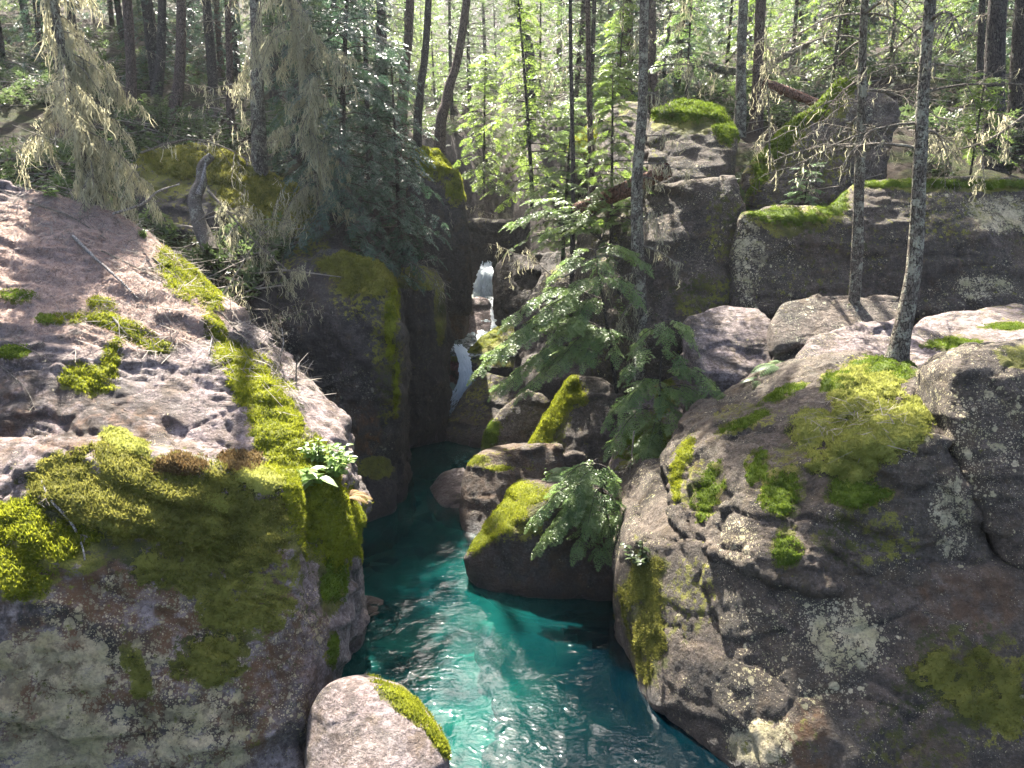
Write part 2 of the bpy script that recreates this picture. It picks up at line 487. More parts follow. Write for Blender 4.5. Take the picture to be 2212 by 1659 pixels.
# ------------------------------------------------------------------ ground
GY = [0, 7, 9, 11.5, 15, 20, 23, 24.5, 29, 33, 45]
GX = [1.2, 0.9, 0.2, -0.9, -2.3, -2.3, -2.2, -1.5, -1.1, -0.8, 0.5]
GW = [2.6, 2.6, 2.6, 2.4, 1.6, 1.2, 1.0, 1.3, 0.9, 0.6, 0.3]
BY = [-20, 8, 11, 14, 18, 30, 45, 80, 160]
BZ = [-1.5, -1.2, 0.5, 3.4, 5.4, 8.6, 11.5, 22.0, 60.0]
RZ = [-1.5, -1.2, 0.0, 1.2, 5.2, 9.4, 12.5, 22.0, 60.0]      # right bank
DY = [-20, 22.4, 22.9, 26, 27, 30, 34, 40, 80, 160]
DZ = [-1.5, -1.3, 0.9, 1.2, 1.8, 3.4, 7.5, 10.6, 22.0, 60.0]

def hole(x, y):
    return sstep(-0.2, 1.3, x - 0.30 * (y - 9)) * (1 - sstep(10.8, 12.2, y)) + 0.3 * sstep(12.5, 15, y) * (1 - sstep(17, 19, y))  # bed hollow; also masks the shade painted into the river colour

def ground_z(x, y):
    x = np.asarray(x, float); y = np.asarray(y, float)
    xc = np.interp(y, GY, GX); hw = np.interp(y, GY, GW)
    d = np.abs(x - xc) - hw
    bank = np.where(x < xc, np.interp(y, BY, BZ), np.interp(y, BY, RZ)) + 0.10 * np.clip(d, 0, 60) + np.where(x < xc, 0.03, 0.0) * np.clip(d, 0, 60)
    # the valley stays lower straight upstream
    bank = bank - 0.5 * sstep(45, 110, y) * 20 * np.exp(-((x - 3) / 22.0) ** 2)
    p = np.stack([x, y, np.zeros_like(x)], -1).reshape(-1, 3)
    n = (fbm(p, 0.35, 4, 5) * 0.6 + fbm(p, 1.7, 3, 9) * 0.12).reshape(x.shape)
    bed = np.interp(y, DY, DZ) - 0.5 * sstep(45, 110, y) * 20 * np.exp(-((x - 3) / 22.0) ** 2)
    t = np.where(x < xc, sstep(0.0, 1.7, d), sstep(0.0, 1.0, d / np.interp(y, [8, 14, 20, 25, 32], [2.5, 5, 7.5, 6, 2.5])))
    bed = bed - 1.6 * hole(x, y)
    return bed * (1 - t) + (bank + n) * t + 0.12 * n * (1 - t)

def make_ground():
    xs = np.concatenate([np.linspace(-140, -26, 30), np.arange(-25, 25.01, 0.25), np.linspace(26, 140, 30)])
    ys = np.concatenate([np.linspace(-30, 2, 12), np.arange(2.5, 50.01, 0.25), np.linspace(52, 200, 40)])
    X, Y = np.meshgrid(xs, ys)
    Z = ground_z(X, Y)
    V = np.stack([X, Y, Z], -1).reshape(-1, 3)
    nx, ny = len(xs), len(ys)
    i = np.arange(ny - 1)[:, None] * nx + np.arange(nx - 1)[None, :]
    F = np.stack([i, i + 1, i + nx + 1, i + nx], -1).reshape(-1, 4)
    d = np.abs(V[:, 0] - np.interp(V[:, 1], GY, GX)) - np.interp(V[:, 1], GY, GW)
    fc = V[F].mean(1)
    fd = np.abs(fc[:, 0] - np.interp(fc[:, 1], GY, GX)) - np.interp(fc[:, 1], GY, GW)
    mi = ((fd < 0.3) & (fc[:, 1] < 29)).astype(int)
    me = mesh_np('forest_floor', V, F, None, True, mi)
    o = link('forest_floor', me, None, (M['floor'], M['bed']))
    tag(o, kind='structure')
    return o
make_ground()

def water_sheet(name, x0, x1, y0, y1, z, step, foamf, amp=1.0):
    xs = np.arange(x0, x1 + 1e-6, step); ys = np.arange(y0, y1 + 1e-6, step)
    X, Y = np.meshgrid(xs, ys)
    p = np.stack([X, Y * 0.6, np.zeros_like(X)], -1).reshape(-1, 3)
    zz = z + amp * (0.012 * fbm(p + 0.15 * fbm(p, 1.1, 2, 3)[:, None], 1.3, 3, 21) + 0.010 * fbm(p, 4.0, 2, 33))
    V = np.stack([X.ravel(), Y.ravel(), zz], -1)
    nx, ny = len(xs), len(ys)
    i = np.arange(ny - 1)[:, None] * nx + np.arange(nx - 1)[None, :]
    F = np.stack([i, i + 1, i + nx + 1, i + nx], -1).reshape(-1, 4)
    o = link(name, mesh_np(name, V, F, {'foam': foamf(V), 'deep_shade': np.clip(hole(V[:, 0], V[:, 1]) + 0.25 * fbm(V, 1.2, 3, 71), 0, 1) if name == 'river' else np.zeros(len(V))}), None, (M['water'],))  # river mask: bed depth plus painted shade at lower right and mid channel
    tag(o, kind='structure')
    return o

def foam_low(V):
    f = 0.9 * sstep(19.6, 22.2, V[:, 1])
    return f + 0.0
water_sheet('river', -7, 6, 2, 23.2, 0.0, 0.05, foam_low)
water_sheet('upper_pool', -4.2, 1.2, 22.35, 27.5, 1.9, 0.06, lambda V: 0.25 + 0.8 * sstep(25.3, 26.2, V[:, 1]), 1.3)

def fall(name, label, ctrl, widths, n=26, m=9):
    c = spline(ctrl, n)
    wd = np.interp(np.linspace(0, 1, n), np.linspace(0, 1, len(widths)), widths)
    V, ac, al = [], [], []
    for i in range(n):
        for j in range(m):
            s = j / (m - 1)
            off = np.array([(s - 0.5) * wd[i], -0.10 * math.sin(s * math.pi), 0.0])
            V.append(c[i] + off); ac.append(s); al.append(i / (n - 1) * 3)
    V = np.array(V)
    V[:, 1] += 0.10 * fbm(V, 2.5, 3, 4)
    V[:, 0] += 0.06 * fbm(V, 3.5, 3, 8)
    i = np.arange(n - 1)[:, None] * m + np.arange(m - 1)[None, :]
    F = np.stack([i, i + 1, i + m + 1, i + m], -1).reshape(-1, 4)
    rg = np.random.default_rng(len(ROCK_SEED)); ROCK_SEED.append(1)
    VV, FF, AC, AL, MI = [V], [F], list(ac), list(al), [0] * len(F)
    nv = len(V)
    def add(v, f):
        nonlocal nv
        VV.append(v); FF.append(np.asarray(f) + nv); nv += len(v)
        AC.extend([0.5] * len(v)); AL.extend([0.0] * len(v)); MI.extend([1] * len(f))
    for k in range(120):
        i0 = rg.integers(0, n // 2); i1 = rg.integers(i0 + 5, n)
        off = rg.uniform(-0.46, 0.46); dep = rg.uniform(0.04, 0.24); wr = rg.uniform(0.008, 0.034)
        rib = []
        for i in range(i0, i1):
            t_ = (i - i0) / max(1, i1 - i0 - 1)
            c_ = c[i] + np.array([off * wd[i] + rg.normal(0, 0.03), -dep - 0.05 * math.sin(3.1 * t_) + rg.normal(0, 0.02), rg.normal(0, 0.02)])
            w_ = wr * (0.3 + math.sin(math.pi * min(0.95, t_ + 0.1)))
            rib += [c_ - [w_, 0, 0], c_ + [0, -w_ * 0.7, 0], c_ + [w_, 0, 0]]
        m_ = i1 - i0
        add(np.array(rib), [[3 * q + j, 3 * q + j + 1, 3 * q + j + 4, 3 * q + j + 3] for q in range(m_ - 1) for j in (0, 1)])
    for k in range(90):
        r_ = rg.uniform(0.015, 0.09); q = c[-1] if k > 25 else c[rg.integers(n // 2, n)]
        ctr = q + np.array([rg.normal(0, 0.45) * wd[-1], rg.normal(-0.15, 0.25), abs(rg.normal(0, 0.07))])
        u = np.linspace(0, 2 * math.pi, 7)[:-1]
        ring = [np.stack([np.cos(u + h_) * f_, np.sin(u + h_) * f_, np.full(6, h_ * 0.8)], 1) for h_, f_ in ((-0.7, 0.6), (0.0, 1.0), (0.6, 0.6))]
        pts_ = np.concatenate(ring + [np.array([[0, 0, 0.8]])]) * r_ * (1 + rg.normal(0, 0.15, (19, 3))) + ctr
        ff = [[j, (j + 1) % 6, 6 + (j + 1) % 6, 6 + j] for j in range(6)] + [[6 + j, 6 + (j + 1) % 6, 12 + (j + 1) % 6, 12 + j] for j in range(6)] + [[12 + j, 12 + (j + 1) % 6, 18, 18] for j in range(6)]
        ff = [f_ for f_ in ff if len(set(f_)) == 4]
        add(pts_, ff)
    o = link(name, mesh_np(name, np.concatenate(VV), np.concatenate(FF), {'across': AC, 'along': AL}, True, MI), None, (M['fall'], M['froth']))
    tag(o, label, 'waterfall')
    return o
ROCK_SEED = []
t = NT('froth')
M['froth'] = t.surf(t.n('MixShader', {0: 0.35, 1: t.n('BsdfDiffuse', {'Color': (0.85, 0.88, 0.89)}).outputs[0], 2: t.n('BsdfTranslucent', {'Color': (0.8, 0.86, 0.88)}).outputs[0]}).outputs[0])
fall('waterfall', 'narrow white cascade pouring past red rock into the lower channel',
     [P(985, 742, 23.2), P(1000, 764, 22.55), P(1006, 800, 22.25), P(998, 845, 22.15), P(965, 890, 21.9)], [0.4, 0.32, 0.32, 0.5, 1.1])
fall('waterfall', 'frothy upper waterfall half hidden in the dark notch upstream',
     [P(1052, 560, 31), P(1050, 585, 29.6), P(1046, 615, 29.2), P(1045, 645, 29.0), P(1050, 700, 28.6)], [0.4, 0.55, 0.75, 0.95, 1.2])
fall('waterfall', 'thin white spill beside the boulder at the head of the pool',
     [P(1058, 640, 28.6), P(1072, 668, 27.3), P(1078, 700, 26.2), P(1080, 722, 25.6)], [0.5, 0.4, 0.5, 1.0])

# ------------------------------------------------------------------ rocks
ROCK = {}
def voxel(V, F, size):
    me = bpy.data.meshes.new('tmp'); me.from_pydata([tuple(v) for v in V], [], F); me.update()
    o = bpy.data.objects.new('tmp', me); COL.objects.link(o)
    md = o.modifiers.new('r', 'REMESH'); md.mode = 'VOXEL'; md.voxel_size = size; md.adaptivity = 0.0
    dg = bpy.context.evaluated_depsgraph_get(); dg.update()
    m2 = bpy.data.meshes.new_from_object(o.evaluated_get(dg))
    nv = len(m2.vertices)
    v = np.empty(nv * 3, np.float32); m2.vertices.foreach_get('co', v)
    lt = np.empty(len(m2.polygons), np.int32); m2.polygons.foreach_get('loop_total', lt)
    li = np.empty(len(m2.loops), np.int32); m2.loops.foreach_get('vertex_index', li)
    bpy.data.objects.remove(o); bpy.data.meshes.remove(me); bpy.data.meshes.remove(m2)
    assert (lt == 4).all()
    return v.reshape(-1, 3).astype(float), li.reshape(-1, 4)

def vnormals(V, F):
    a = V[F[:, 2]] - V[F[:, 0]]; b = V[F[:, 3]] - V[F[:, 1]]
    fn = np.cross(a, b)
    N = np.zeros_like(V)
    for k in range(4):
        for c in range(3):
            N[:, c] += np.bincount(F[:, k], fn[:, c], len(V))
    return N / (np.linalg.norm(N, axis=1)[:, None] + 1e-12)

def smooth(V, F, it, lam=0.5):
    E = np.concatenate([F[:, [0, 1]], F[:, [1, 2]], F[:, [2, 3]], F[:, [3, 0]]])
    deg = np.bincount(E[:, 0], minlength=len(V)) + np.bincount(E[:, 1], minlength=len(V))
    for _ in range(it):
        A = np.zeros_like(V)
        for c in range(3):
            A[:, c] = np.bincount(E[:, 0], V[E[:, 1], c], len(V)) + np.bincount(E[:, 1], V[E[:, 0], c], len(V))
        V = V + lam * (A / deg[:, None] - V)
    return V

def hull(pts, back=1.5, shrink=0.75, drop=0.3, foot=None, extra=()):
    Q = [P(*p) for p in pts]
    c = np.mean(Q, axis=0)
    out = list(Q)
    for q in Q:
        b = c + (q - c) * shrink + np.array([0, back, -drop]); out.append(b)
        if foot is not None:
            out.append(np.array([q[0], q[1] + 0.15, foot])); out.append(np.array([b[0], b[1], foot]))
    out += [np.array(e, float) for e in extra]
    bm = bmesh.new()
    for q in out: bm.verts.new(q.tolist())
    r = bmesh.ops.convex_hull(bm, input=bm.verts[:])
    bmesh.ops.delete(bm, geom=[g for g in bm.verts if not g.link_faces], context='VERTS')
    bmesh.ops.recalc_face_normals(bm, faces=bm.faces[:])
    bm.verts.index_update()
    V = [tuple(v.co) for v in bm.verts]; F = [tuple(v.index for v in f.verts) for f in bm.faces]
    bm.free()
    return V, F

class Rock: pass
def rock(key, name, label, hulls, mat, vox=0.08, it=6, amp=0.10, fscale=0.9, ledge=0.0, lperiod=0.35, ldir=(0.15, 0.25, 1), seed=0, cat='rock',
         moss=0.55, lichen=0.25, stain=0.2, rust=0.0, litter=0.0, paint=(), grow=0.0, group=None, film=0.10, frac=0.05, fracs=1.1, fstretch=(1, 1, 1.9)):
    V, F = [], []
    for hv, hf in hulls:
        n = len(V); V += hv; F += [tuple(i + n for i in f) for f in hf]
    V, F = voxel(V, F, vox)
    V = smooth(V, F, it)
    N = vnormals(V, F)
    d = amp * fbm(V, fscale, 5, seed) + amp * 0.30 * (1 - 2 * np.abs(fbm(V, fscale * 2.6, 4, seed + 40))) + grow
    if ledge:
        L = np.asarray(ldir, float); L = L / np.linalg.norm(L)
        s = (V @ L + 0.55 * fbm(V, 0.55, 4, seed + 7)) / lperiod
        fr = s - np.floor(s)
        d = d + ledge * (sstep(0.0, 0.25, fr) - fr) * np.clip(0.35 + 1.6 * fbm(V, 0.7, 3, seed + 8), 0, 1.6)
        s2 = (V @ L + 0.45 * fbm(V, 1.0, 3, seed + 17)) / (lperiod * 0.31)
        f2 = s2 - np.floor(s2)
        d = d + ledge * 0.35 * (sstep(0.0, 0.3, f2) - f2) * np.clip(0.5 + 1.5 * fbm(V, 1.1, 3, seed + 28), 0, 1.5)
    if frac:
        W = V * np.array(fstretch) * fracs
        W = W + 0.35 * np.stack([fbm(V, 1.0, 3, seed + k) for k in (51, 52, 53)], 1)
        F1, F2, ID = worley(W, seed)
        d = d + frac * (0.9 * ID) - frac * 0.55 * (1 - sstep(0.0, 0.07, F2 - F1)) * np.clip(0.4 + 1.8 * fbm(V, 0.5, 2, seed + 60), 0, 1.3)
        if frac > 0.07:
            F1, F2, ID = worley(W * 2.9 + 5.0, seed + 9)
            d = d + frac * 0.35 * ID
    V = V + N * d[:, None]
    V = smooth(V, F, 1, 0.15)
    N = vnormals(V, F)
    face = ((CAM - V) * N).sum(1) > 0
    up = N[:, 2]
    a = {'moss': moss * sstep(0.25, 0.85, up + 0.25 * fbm(V, 1.1, 3, seed + 2)) * (0.6 + 0.6 * fbm(V, 0.7, 3, seed + 5)) ,
         'lichen': np.full(len(V), lichen) + 0.15 * fbm(V, 0.6, 2, seed + 6),
         'stain': np.full(len(V), stain) * (1 - 0.5 * sstep(0.3, 0.9, up)),
         'rust': np.full(len(V), rust),
         'wet': 1 - sstep(0.05, 0.45, V[:, 2] + 0.15 * fbm(V, 1.5, 3, seed)),
         'litter': litter * sstep(0.2, 0.6, up)}
    if mat != 'rock_red': a['moss'] = np.maximum(a['moss'], film + 0.22 * fbm(V, 0.9, 3, seed + 31))
    px, py = project(V)
    nz = fbm(V, 2.0, 4, seed + 9)
    for at, cx, cy, rx, ry, wgt in paint:
        e = 1 - ((px - cx) / rx) ** 2 - ((py - cy) / ry) ** 2
        k = sstep(-0.15, 0.5, e + 0.6 * nz) * face
        a[at] = a[at] * (1 - k) + wgt * k if wgt >= 0 else a[at] * (1 - k)
    base = np.array([V[:, 0].mean(), V[:, 1].mean(), V[:, 2].min()])
    me = mesh_np(name, V - base, F, a)
    o = link(name, me, None, (M[mat],))
    o.location = base.tolist()
    tag(o, label, cat, group)
    r = Rock()
    r.V, r.F, r.N, r.px, r.py, r.face, r.o = V, F, N, px, py, face, o
    r.bvh = BVHTree.FromPolygons(V.tolist(), F.tolist())
    ROCK[key] = r
    return r

def surf(px, py, keys=None):
    """first rock surface met along a picture ray -> point, normal"""
    d = ray(px, py); d = d / np.linalg.norm(d)
    best = None
    for k in (keys or ROCK):
        h = ROCK[k].bvh.ray_cast(Vector(CAM.tolist()), Vector(d.tolist()), 200)
        if h[0] is not None and (best is None or h[3] < best[2]):
            best = (np.array(h[0]), np.array(h[1]), h[3])
    if best is None: return None
    return best[0], best[1]

# --- left foreground slab
L = [hull([(-420, 330, 13.2), (0, 388, 13.0), (120, 412, 13), (250, 445, 13), (330, 505, 12.8), (430, 603, 12.4), (490, 668, 12.0), (600, 775, 11.6), (690, 855, 11.2),
           (746, 905, 10.7), (740, 950, 10.2), (640, 1000, 9.2), (580, 1000, 8.9), (420, 975, 8.8), (250, 960, 8.7), (0, 940, 8.9), (-420, 900, 9.2)], back=2.6, shrink=0.8, drop=1.2, foot=-1.0),
     hull([(600, 1000, 9.3), (690, 955, 9.9), (730, 990, 9.8), (772, 1100, 9.3), (770, 1168, 8.9), (742, 1215, 8.8), (640, 1210, 8.3), (630, 1050, 8.5)], back=1.2, drop=0.4),
     hull([(-420, 960, 8.7), (0, 1010, 8.1), (200, 960, 8.2), (300, 1010, 8.0), (480, 1010, 8.0), (640, 1050, 8.2), (648, 1200, 7.9), (655, 1560, 7.0), (650, 1680, 6.7), (0, 1700, 6.15), (-420, 1700, 6.15), (0, 2100, 5.9), (-420, 2100, 5.9), (640, 1950, 6.5),
           (-420, 1250, 6.8), (0, 1270, 6.75), (300, 1220, 7.2)], back=2.0, shrink=0.9, foot=-1.0),
     hull([(630, 1180, 8.1), (700, 1190, 8.6), (732, 1235, 8.7), (714, 1300, 8.4), (712, 1480, 7.8), (705, 1552, 7.5), (660, 1566, 7.2), (640, 1400, 7.3)], back=1.0)]
rock('slab', 'rock_slab', 'huge purple-grey sloping slab filling the lower left, with mossy brow and lichened face', L, 'rock_purple', vox=0.042, it=9, amp=0.13, fscale=0.8,
     ledge=0.16, lperiod=0.42, ldir=(0.30, 0.35, 1), seed=3, moss=0.0, lichen=0.06, stain=0.05, grow=-0.02, film=-0.15, frac=0.06, fracs=0.9,
     paint=[('litter', 130, 560, 330, 170, 1.0), ('litter', 420, 600, 160, 120, 0.7), ('litter', 250, 720, 170, 60, 0.6),
            ('moss', 400, 1130, 280, 120, 0.75), ('moss', 120, 1180, 180, 130, 0.8), ('moss', 520, 1290, 190, 130, 0.62), ('moss', 450, 1420, 110, 60, 0.7), ('moss', 690, 1130, 110, 100, 0.9), ('moss', 600, 920, 70, 130, 0.6), ('moss', 715, 1260, 35, 80, 0.9),
            ('stain', 120, 880, 300, 80, 0.8), ('stain', 330, 1560, 260, 60, 0.75), ('stain', 640, 1500, 60, 160, 0.4), ('stain', 250, 1390, 100, 60, 0.9), ('stain', 60, 1330, 130, 30, 0.9), ('moss', 330, 1480, 430, 260, 0.24), ('lichen', 330, 1500, 420, 260, 0.56), ('rust', 330, 1450, 420, 260, 0.85), ('rust', 120, 900, 260, 90, 0.6), ('rust', 580, 1250, 60, 120, 0.8),
            ('lichen', 110, 1460, 200, 110, 0.86), ('lichen', 110, 1600, 190, 100, 0.86), ('lichen', 400, 1600, 190, 80, 0.78), ('lichen', 300, 1330, 190, 70, 0.55), ('lichen', 560, 1450, 100, 110, 0.5), ('lichen', 680, 1340, 40, 110, 0.55), ('lichen', 600, 1600, 70, 80, 0.45)])
rock('ball', 'boulder', 'smooth pale boulder with a mossy rim at the bottom of the frame beside the water',
     [hull([(655, 1545, 6.9), (690, 1490, 7.05), (740, 1466, 7.15), (850, 1492, 7.05), (915, 1555, 6.85), (960, 1620, 6.65), (975, 1670, 6.5), (970, 1760, 6.3), (655, 1720, 6.2), (800, 1720, 5.95)], back=0.8, shrink=0.8, drop=0.4, foot=-1.2)],
     'rock_purple', vox=0.04, it=10, amp=0.05, film=-0.2, frac=0.015, seed=8, moss=0.0, lichen=0.02, stain=0.0, paint=[('moss', 880, 1500, 70, 25, 0.9)])

# --- left gorge walls
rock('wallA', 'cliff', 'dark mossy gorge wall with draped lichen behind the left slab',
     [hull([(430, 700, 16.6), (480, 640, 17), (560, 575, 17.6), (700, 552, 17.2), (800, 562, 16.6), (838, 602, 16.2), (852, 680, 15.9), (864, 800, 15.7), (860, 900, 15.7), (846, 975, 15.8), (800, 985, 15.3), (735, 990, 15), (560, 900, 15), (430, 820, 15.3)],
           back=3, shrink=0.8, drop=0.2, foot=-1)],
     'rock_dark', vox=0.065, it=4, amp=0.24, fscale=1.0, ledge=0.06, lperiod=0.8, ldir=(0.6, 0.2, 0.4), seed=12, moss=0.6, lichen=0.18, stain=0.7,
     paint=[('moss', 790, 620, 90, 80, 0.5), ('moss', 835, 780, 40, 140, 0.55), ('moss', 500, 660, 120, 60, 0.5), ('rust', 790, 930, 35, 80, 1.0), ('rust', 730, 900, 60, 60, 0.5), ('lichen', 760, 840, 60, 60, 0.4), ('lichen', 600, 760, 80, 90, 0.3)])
rock('wallA2', 'rock_ledge', 'dark block standing at the waterline below the mossy gorge wall',
     [hull([(735, 995, 15.1), (790, 980, 15.1), (845, 990, 15.5), (852, 1060, 15.3), (846, 1112, 15.05), (770, 1136, 14.5), (735, 1110, 14.4)], back=1.6, foot=-1)],
     'rock_dark', vox=0.06, it=6, amp=0.08, seed=14, moss=0.7, lichen=0.05, stain=0.6, paint=[('moss', 815, 1010, 45, 30, 0.9)])
rock('mound', 'rock_outcrop', 'moss-draped rock mound under the broken grey snag',
     [hull([(285, 345, 19), (350, 312, 20), (450, 320, 20.2), (560, 362, 20.2), (640, 405, 19.7), (720, 455, 19.2), (745, 560, 18.2), (700, 610, 17.6), (560, 610, 17.2), (480, 640, 16.4), (400, 560, 16.8), (330, 450, 18), (285, 420, 18.5)],
           back=2.5, shrink=0.85, foot=0)],
     'rock_dark', vox=0.08, it=5, amp=0.25, fscale=0.8, seed=17, moss=0.75, lichen=0.1, stain=0.4,
     paint=[('moss', 380, 370, 100, 60, 0.75), ('moss', 560, 430, 110, 80, 0.85), ('moss', 660, 520, 70, 90, 0.6), ('stain', 420, 520, 90, 90, 0.9)])
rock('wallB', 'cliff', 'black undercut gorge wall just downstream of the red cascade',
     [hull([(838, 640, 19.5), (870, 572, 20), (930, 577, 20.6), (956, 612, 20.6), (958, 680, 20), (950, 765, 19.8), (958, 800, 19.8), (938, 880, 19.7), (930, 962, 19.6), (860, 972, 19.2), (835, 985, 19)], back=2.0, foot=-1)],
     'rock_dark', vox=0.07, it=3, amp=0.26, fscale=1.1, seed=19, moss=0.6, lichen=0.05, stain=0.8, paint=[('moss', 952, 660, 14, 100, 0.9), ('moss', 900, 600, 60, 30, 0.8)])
rock('wallC', 'cliff', 'smooth dark wall left of the upper pool',
     [hull([(945, 570, 25.6), (985, 550, 26), (1008, 560, 26), (1006, 690, 25.3), (1000, 728, 25.0), (955, 737, 24.6)], back=3, foot=0)],
     'rock_dark', vox=0.09, it=5, amp=0.10, seed=23, moss=0.3, lichen=0.02, stain=0.3, rust=0.3)
rock('mossball', 'boulder', 'tall rounded boulder with a yellow moss cap above the gorge, left of centre',
     [hull([(885, 335, 24), (908, 317, 24.6), (945, 322, 24.6), (985, 367, 24), (1000, 412, 23.6), (1006, 470, 23.5), (1014, 530, 23.3), (960, 545, 23), (885, 510, 23), (872, 420, 23.3)], back=1.6, foot=3)],
     'rock_dark', vox=0.08, it=5, amp=0.12, seed=25, moss=0.7, lichen=0.15, stain=0.5)
rock('headwall', 'cliff', 'shadowed headwall around the upper waterfall',
     [hull([(965, 480, 31), (1040, 470, 31.5), (1150, 470, 31), (1170, 600, 30.5), (960, 600, 30.5)], back=2, foot=1)],
     'rock_dark', vox=0.12, it=4, amp=0.2, seed=27, moss=0.5, lichen=0.1, stain=0.6)
rock('fallrock', 'boulder', 'wet boulder splitting the upper waterfall above the pool',
     [hull([(1005, 655, 27.2), (1030, 641, 27.5), (1055, 648, 27.5), (1066, 672, 27), (1080, 705, 26.3), (1040, 727, 25.8), (1008, 718, 26)], back=1.0, foot=0.8)],
     'rock_purple', vox=0.07, it=6, amp=0.06, seed=29, moss=0.0, lichen=0.0, stain=0.2)
rock('poolright', 'boulder', 'dark lichen-speckled boulder right of the upper waterfall',
     [hull([(1068, 570, 27), (1100, 545, 27), (1200, 545, 26), (1225, 640, 25), (1185, 705, 24.5), (1112, 707, 25), (1074, 645, 26)], back=2.5, foot=1)],
     'rock_dark', vox=0.08, it=4, amp=0.15, seed=31, moss=0.4, lichen=0.15, stain=0.5)
rock('lip', 'boulder', 'mossy-topped boulder at the lip of the small cascade',
     [hull([(1006, 768, 22.7), (1030, 738, 23.4), (1072, 706, 24.2), (1110, 700, 24.2), (1135, 740, 23), (1110, 795, 22), (1022, 795, 22)], back=1.0, foot=0)],
     'rock_dark', vox=0.06, it=6, amp=0.06, seed=33, moss=1.0, lichen=0.1, stain=0.3, paint=[('moss', 1050, 735, 40, 30, 1.0)])
rock('redface', 'rock', 'wet red rock face behind the small cascade',
     [hull([(915, 890, 23.2), (950, 770, 23.3), (985, 762, 23.1), (1015, 772, 23.0), (1015, 820, 23.0), (985, 890, 22.9)], back=1.0, foot=-0.8)],
     'rock_red', vox=0.07, it=4, amp=0.10, ledge=0.10, seed=35, moss=0.0, lichen=0.0, stain=0.0, paint=[('moss', 965, 775, 30, 14, 0.8)])
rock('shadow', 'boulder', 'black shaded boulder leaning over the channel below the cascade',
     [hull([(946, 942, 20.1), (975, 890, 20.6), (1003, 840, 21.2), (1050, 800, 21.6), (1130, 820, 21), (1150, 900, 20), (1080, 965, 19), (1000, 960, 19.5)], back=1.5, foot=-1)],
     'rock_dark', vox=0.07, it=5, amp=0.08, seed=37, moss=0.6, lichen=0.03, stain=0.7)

# --- right bank, centre
rock('ridge', 'boulder', 'sharp-crested brown boulder with a pale sunlit rim left of the moss-striped one',
     [hull([(1038, 982, 16.7), (1046, 938, 16.9), (1090, 880, 17.2), (1140, 842, 17.4), (1165, 850, 17.4), (1205, 880, 17.2), (1215, 965, 16.7), (1140, 992, 16.5)], back=1.4, foot=-0.5)],
     'rock_grey', vox=0.055, it=3, amp=0.07, seed=41, moss=0.5, lichen=0.12, stain=0.3)
rock('stripe', 'boulder', 'dark boulder with a bright moss stripe down its left shoulder',
     [hull([(1132, 985, 15.4), (1150, 945, 15.6), (1200, 870, 16.0), (1240, 812, 16.2), (1300, 818, 16.0), (1365, 870, 15.5), (1375, 960, 15.2), (1300, 1015, 14.9), (1180, 1008, 15.0)], back=1.6, foot=0)],
     'rock_grey', vox=0.055, it=3, amp=0.08, seed=43, moss=0.4, lichen=0.15, stain=0.6, paint=[('moss', 1190, 910, 45, 110, 0.8)])
rock('midlow', 'boulder', 'water-worn brown boulder at the stream edge below the sharp crest',
     [hull([(1000, 1012, 15.2), (1030, 982, 15.2), (1110, 970, 15.1), (1215, 962, 15.0), (1225, 1060, 14.5), (1150, 1135, 14.2), (1060, 1158, 14.0), (1006, 1165, 14.15), (998, 1100, 14.7)], back=1.8, foot=-1)],
     'rock_grey', vox=0.055, it=5, amp=0.09, seed=45, moss=0.45, lichen=0.05, stain=0.5, rust=0.3)
rock('flat', 'stone', 'low flat stone in midstream with a pale top',
     [hull([(920, 1062, 16.4), (955, 1022, 16.9), (1003, 1006, 17), (1022, 1050, 16), (1012, 1108, 15.2), (958, 1092, 15.4)], back=0.7, foot=-0.6)],
     'rock_purple', vox=0.045, it=5, amp=0.05, seed=47, moss=0.1, lichen=0.05, stain=0.2)
rock('prow', 'boulder', 'prow-shaped boulder with a golden mossy top overhanging the turquoise pool',
     [hull([(1000, 1207, 12.15), (1040, 1150, 12.5), (1100, 1062, 13.0), (1130, 1037, 13.2), (1200, 1036, 13.2), (1150, 1112, 11.95), (1210, 1060, 12.1), (1300, 1050, 12.2), (1365, 1085, 12.2), (1375, 1210, 11.9), (1012, 1255, 12.05), (1075, 1302, 11.75), (1140, 1328, 11.5), (1345, 1305, 11.5)],
           back=1.6, drop=0.6, foot=None, extra=[(-0.3, 13.5, -1.2), (2.2, 12.2, -1.2), (2.2, 14.5, -1.2), (0.0, 12.4, -0.9)])],
     'rock_dark', vox=0.05, it=3, amp=0.07, seed=49, moss=0.35, lichen=0.08, stain=0.5, rust=0.25, paint=[('moss', 1110, 1110, 80, 70, 0.75), ('moss', 1250, 1080, 70, 60, 0.5)])
rock('crevice', 'boulder', 'mossy boulder behind the drooping hemlock, sunlit on its left',
     [hull([(1330, 905, 15.5), (1420, 830, 15.8), (1480, 812, 16), (1540, 830, 15.6), (1565, 900, 14.5), (1490, 960, 13.6), (1440, 1100, 12.6), (1380, 1135, 12.4), (1330, 1110, 13)], back=1.8, foot=-1)],
     'rock_purple', vox=0.07, it=4, amp=0.12, seed=51, moss=0.6, lichen=0.1, stain=0.5, paint=[('moss', 1400, 1000, 90, 110, 0.7), ('moss', 1435, 850, 30, 50, 0.8)])
rock('bank', 'rock_outcrop', 'shaded rocky bank behind the hemlock boughs in midstream view',
     [hull([(1120, 690, 22), (1180, 570, 24), (1290, 480, 24), (1380, 480, 22), (1400, 700, 17.7), (1385, 850, 16.7), (1250, 820, 17.7), (1140, 830, 19)], back=2, foot=0)],
     'rock_dark', vox=0.09, it=4, amp=0.14, ledge=0.1, lperiod=0.7, seed=53, moss=0.7, lichen=0.15, stain=0.5)

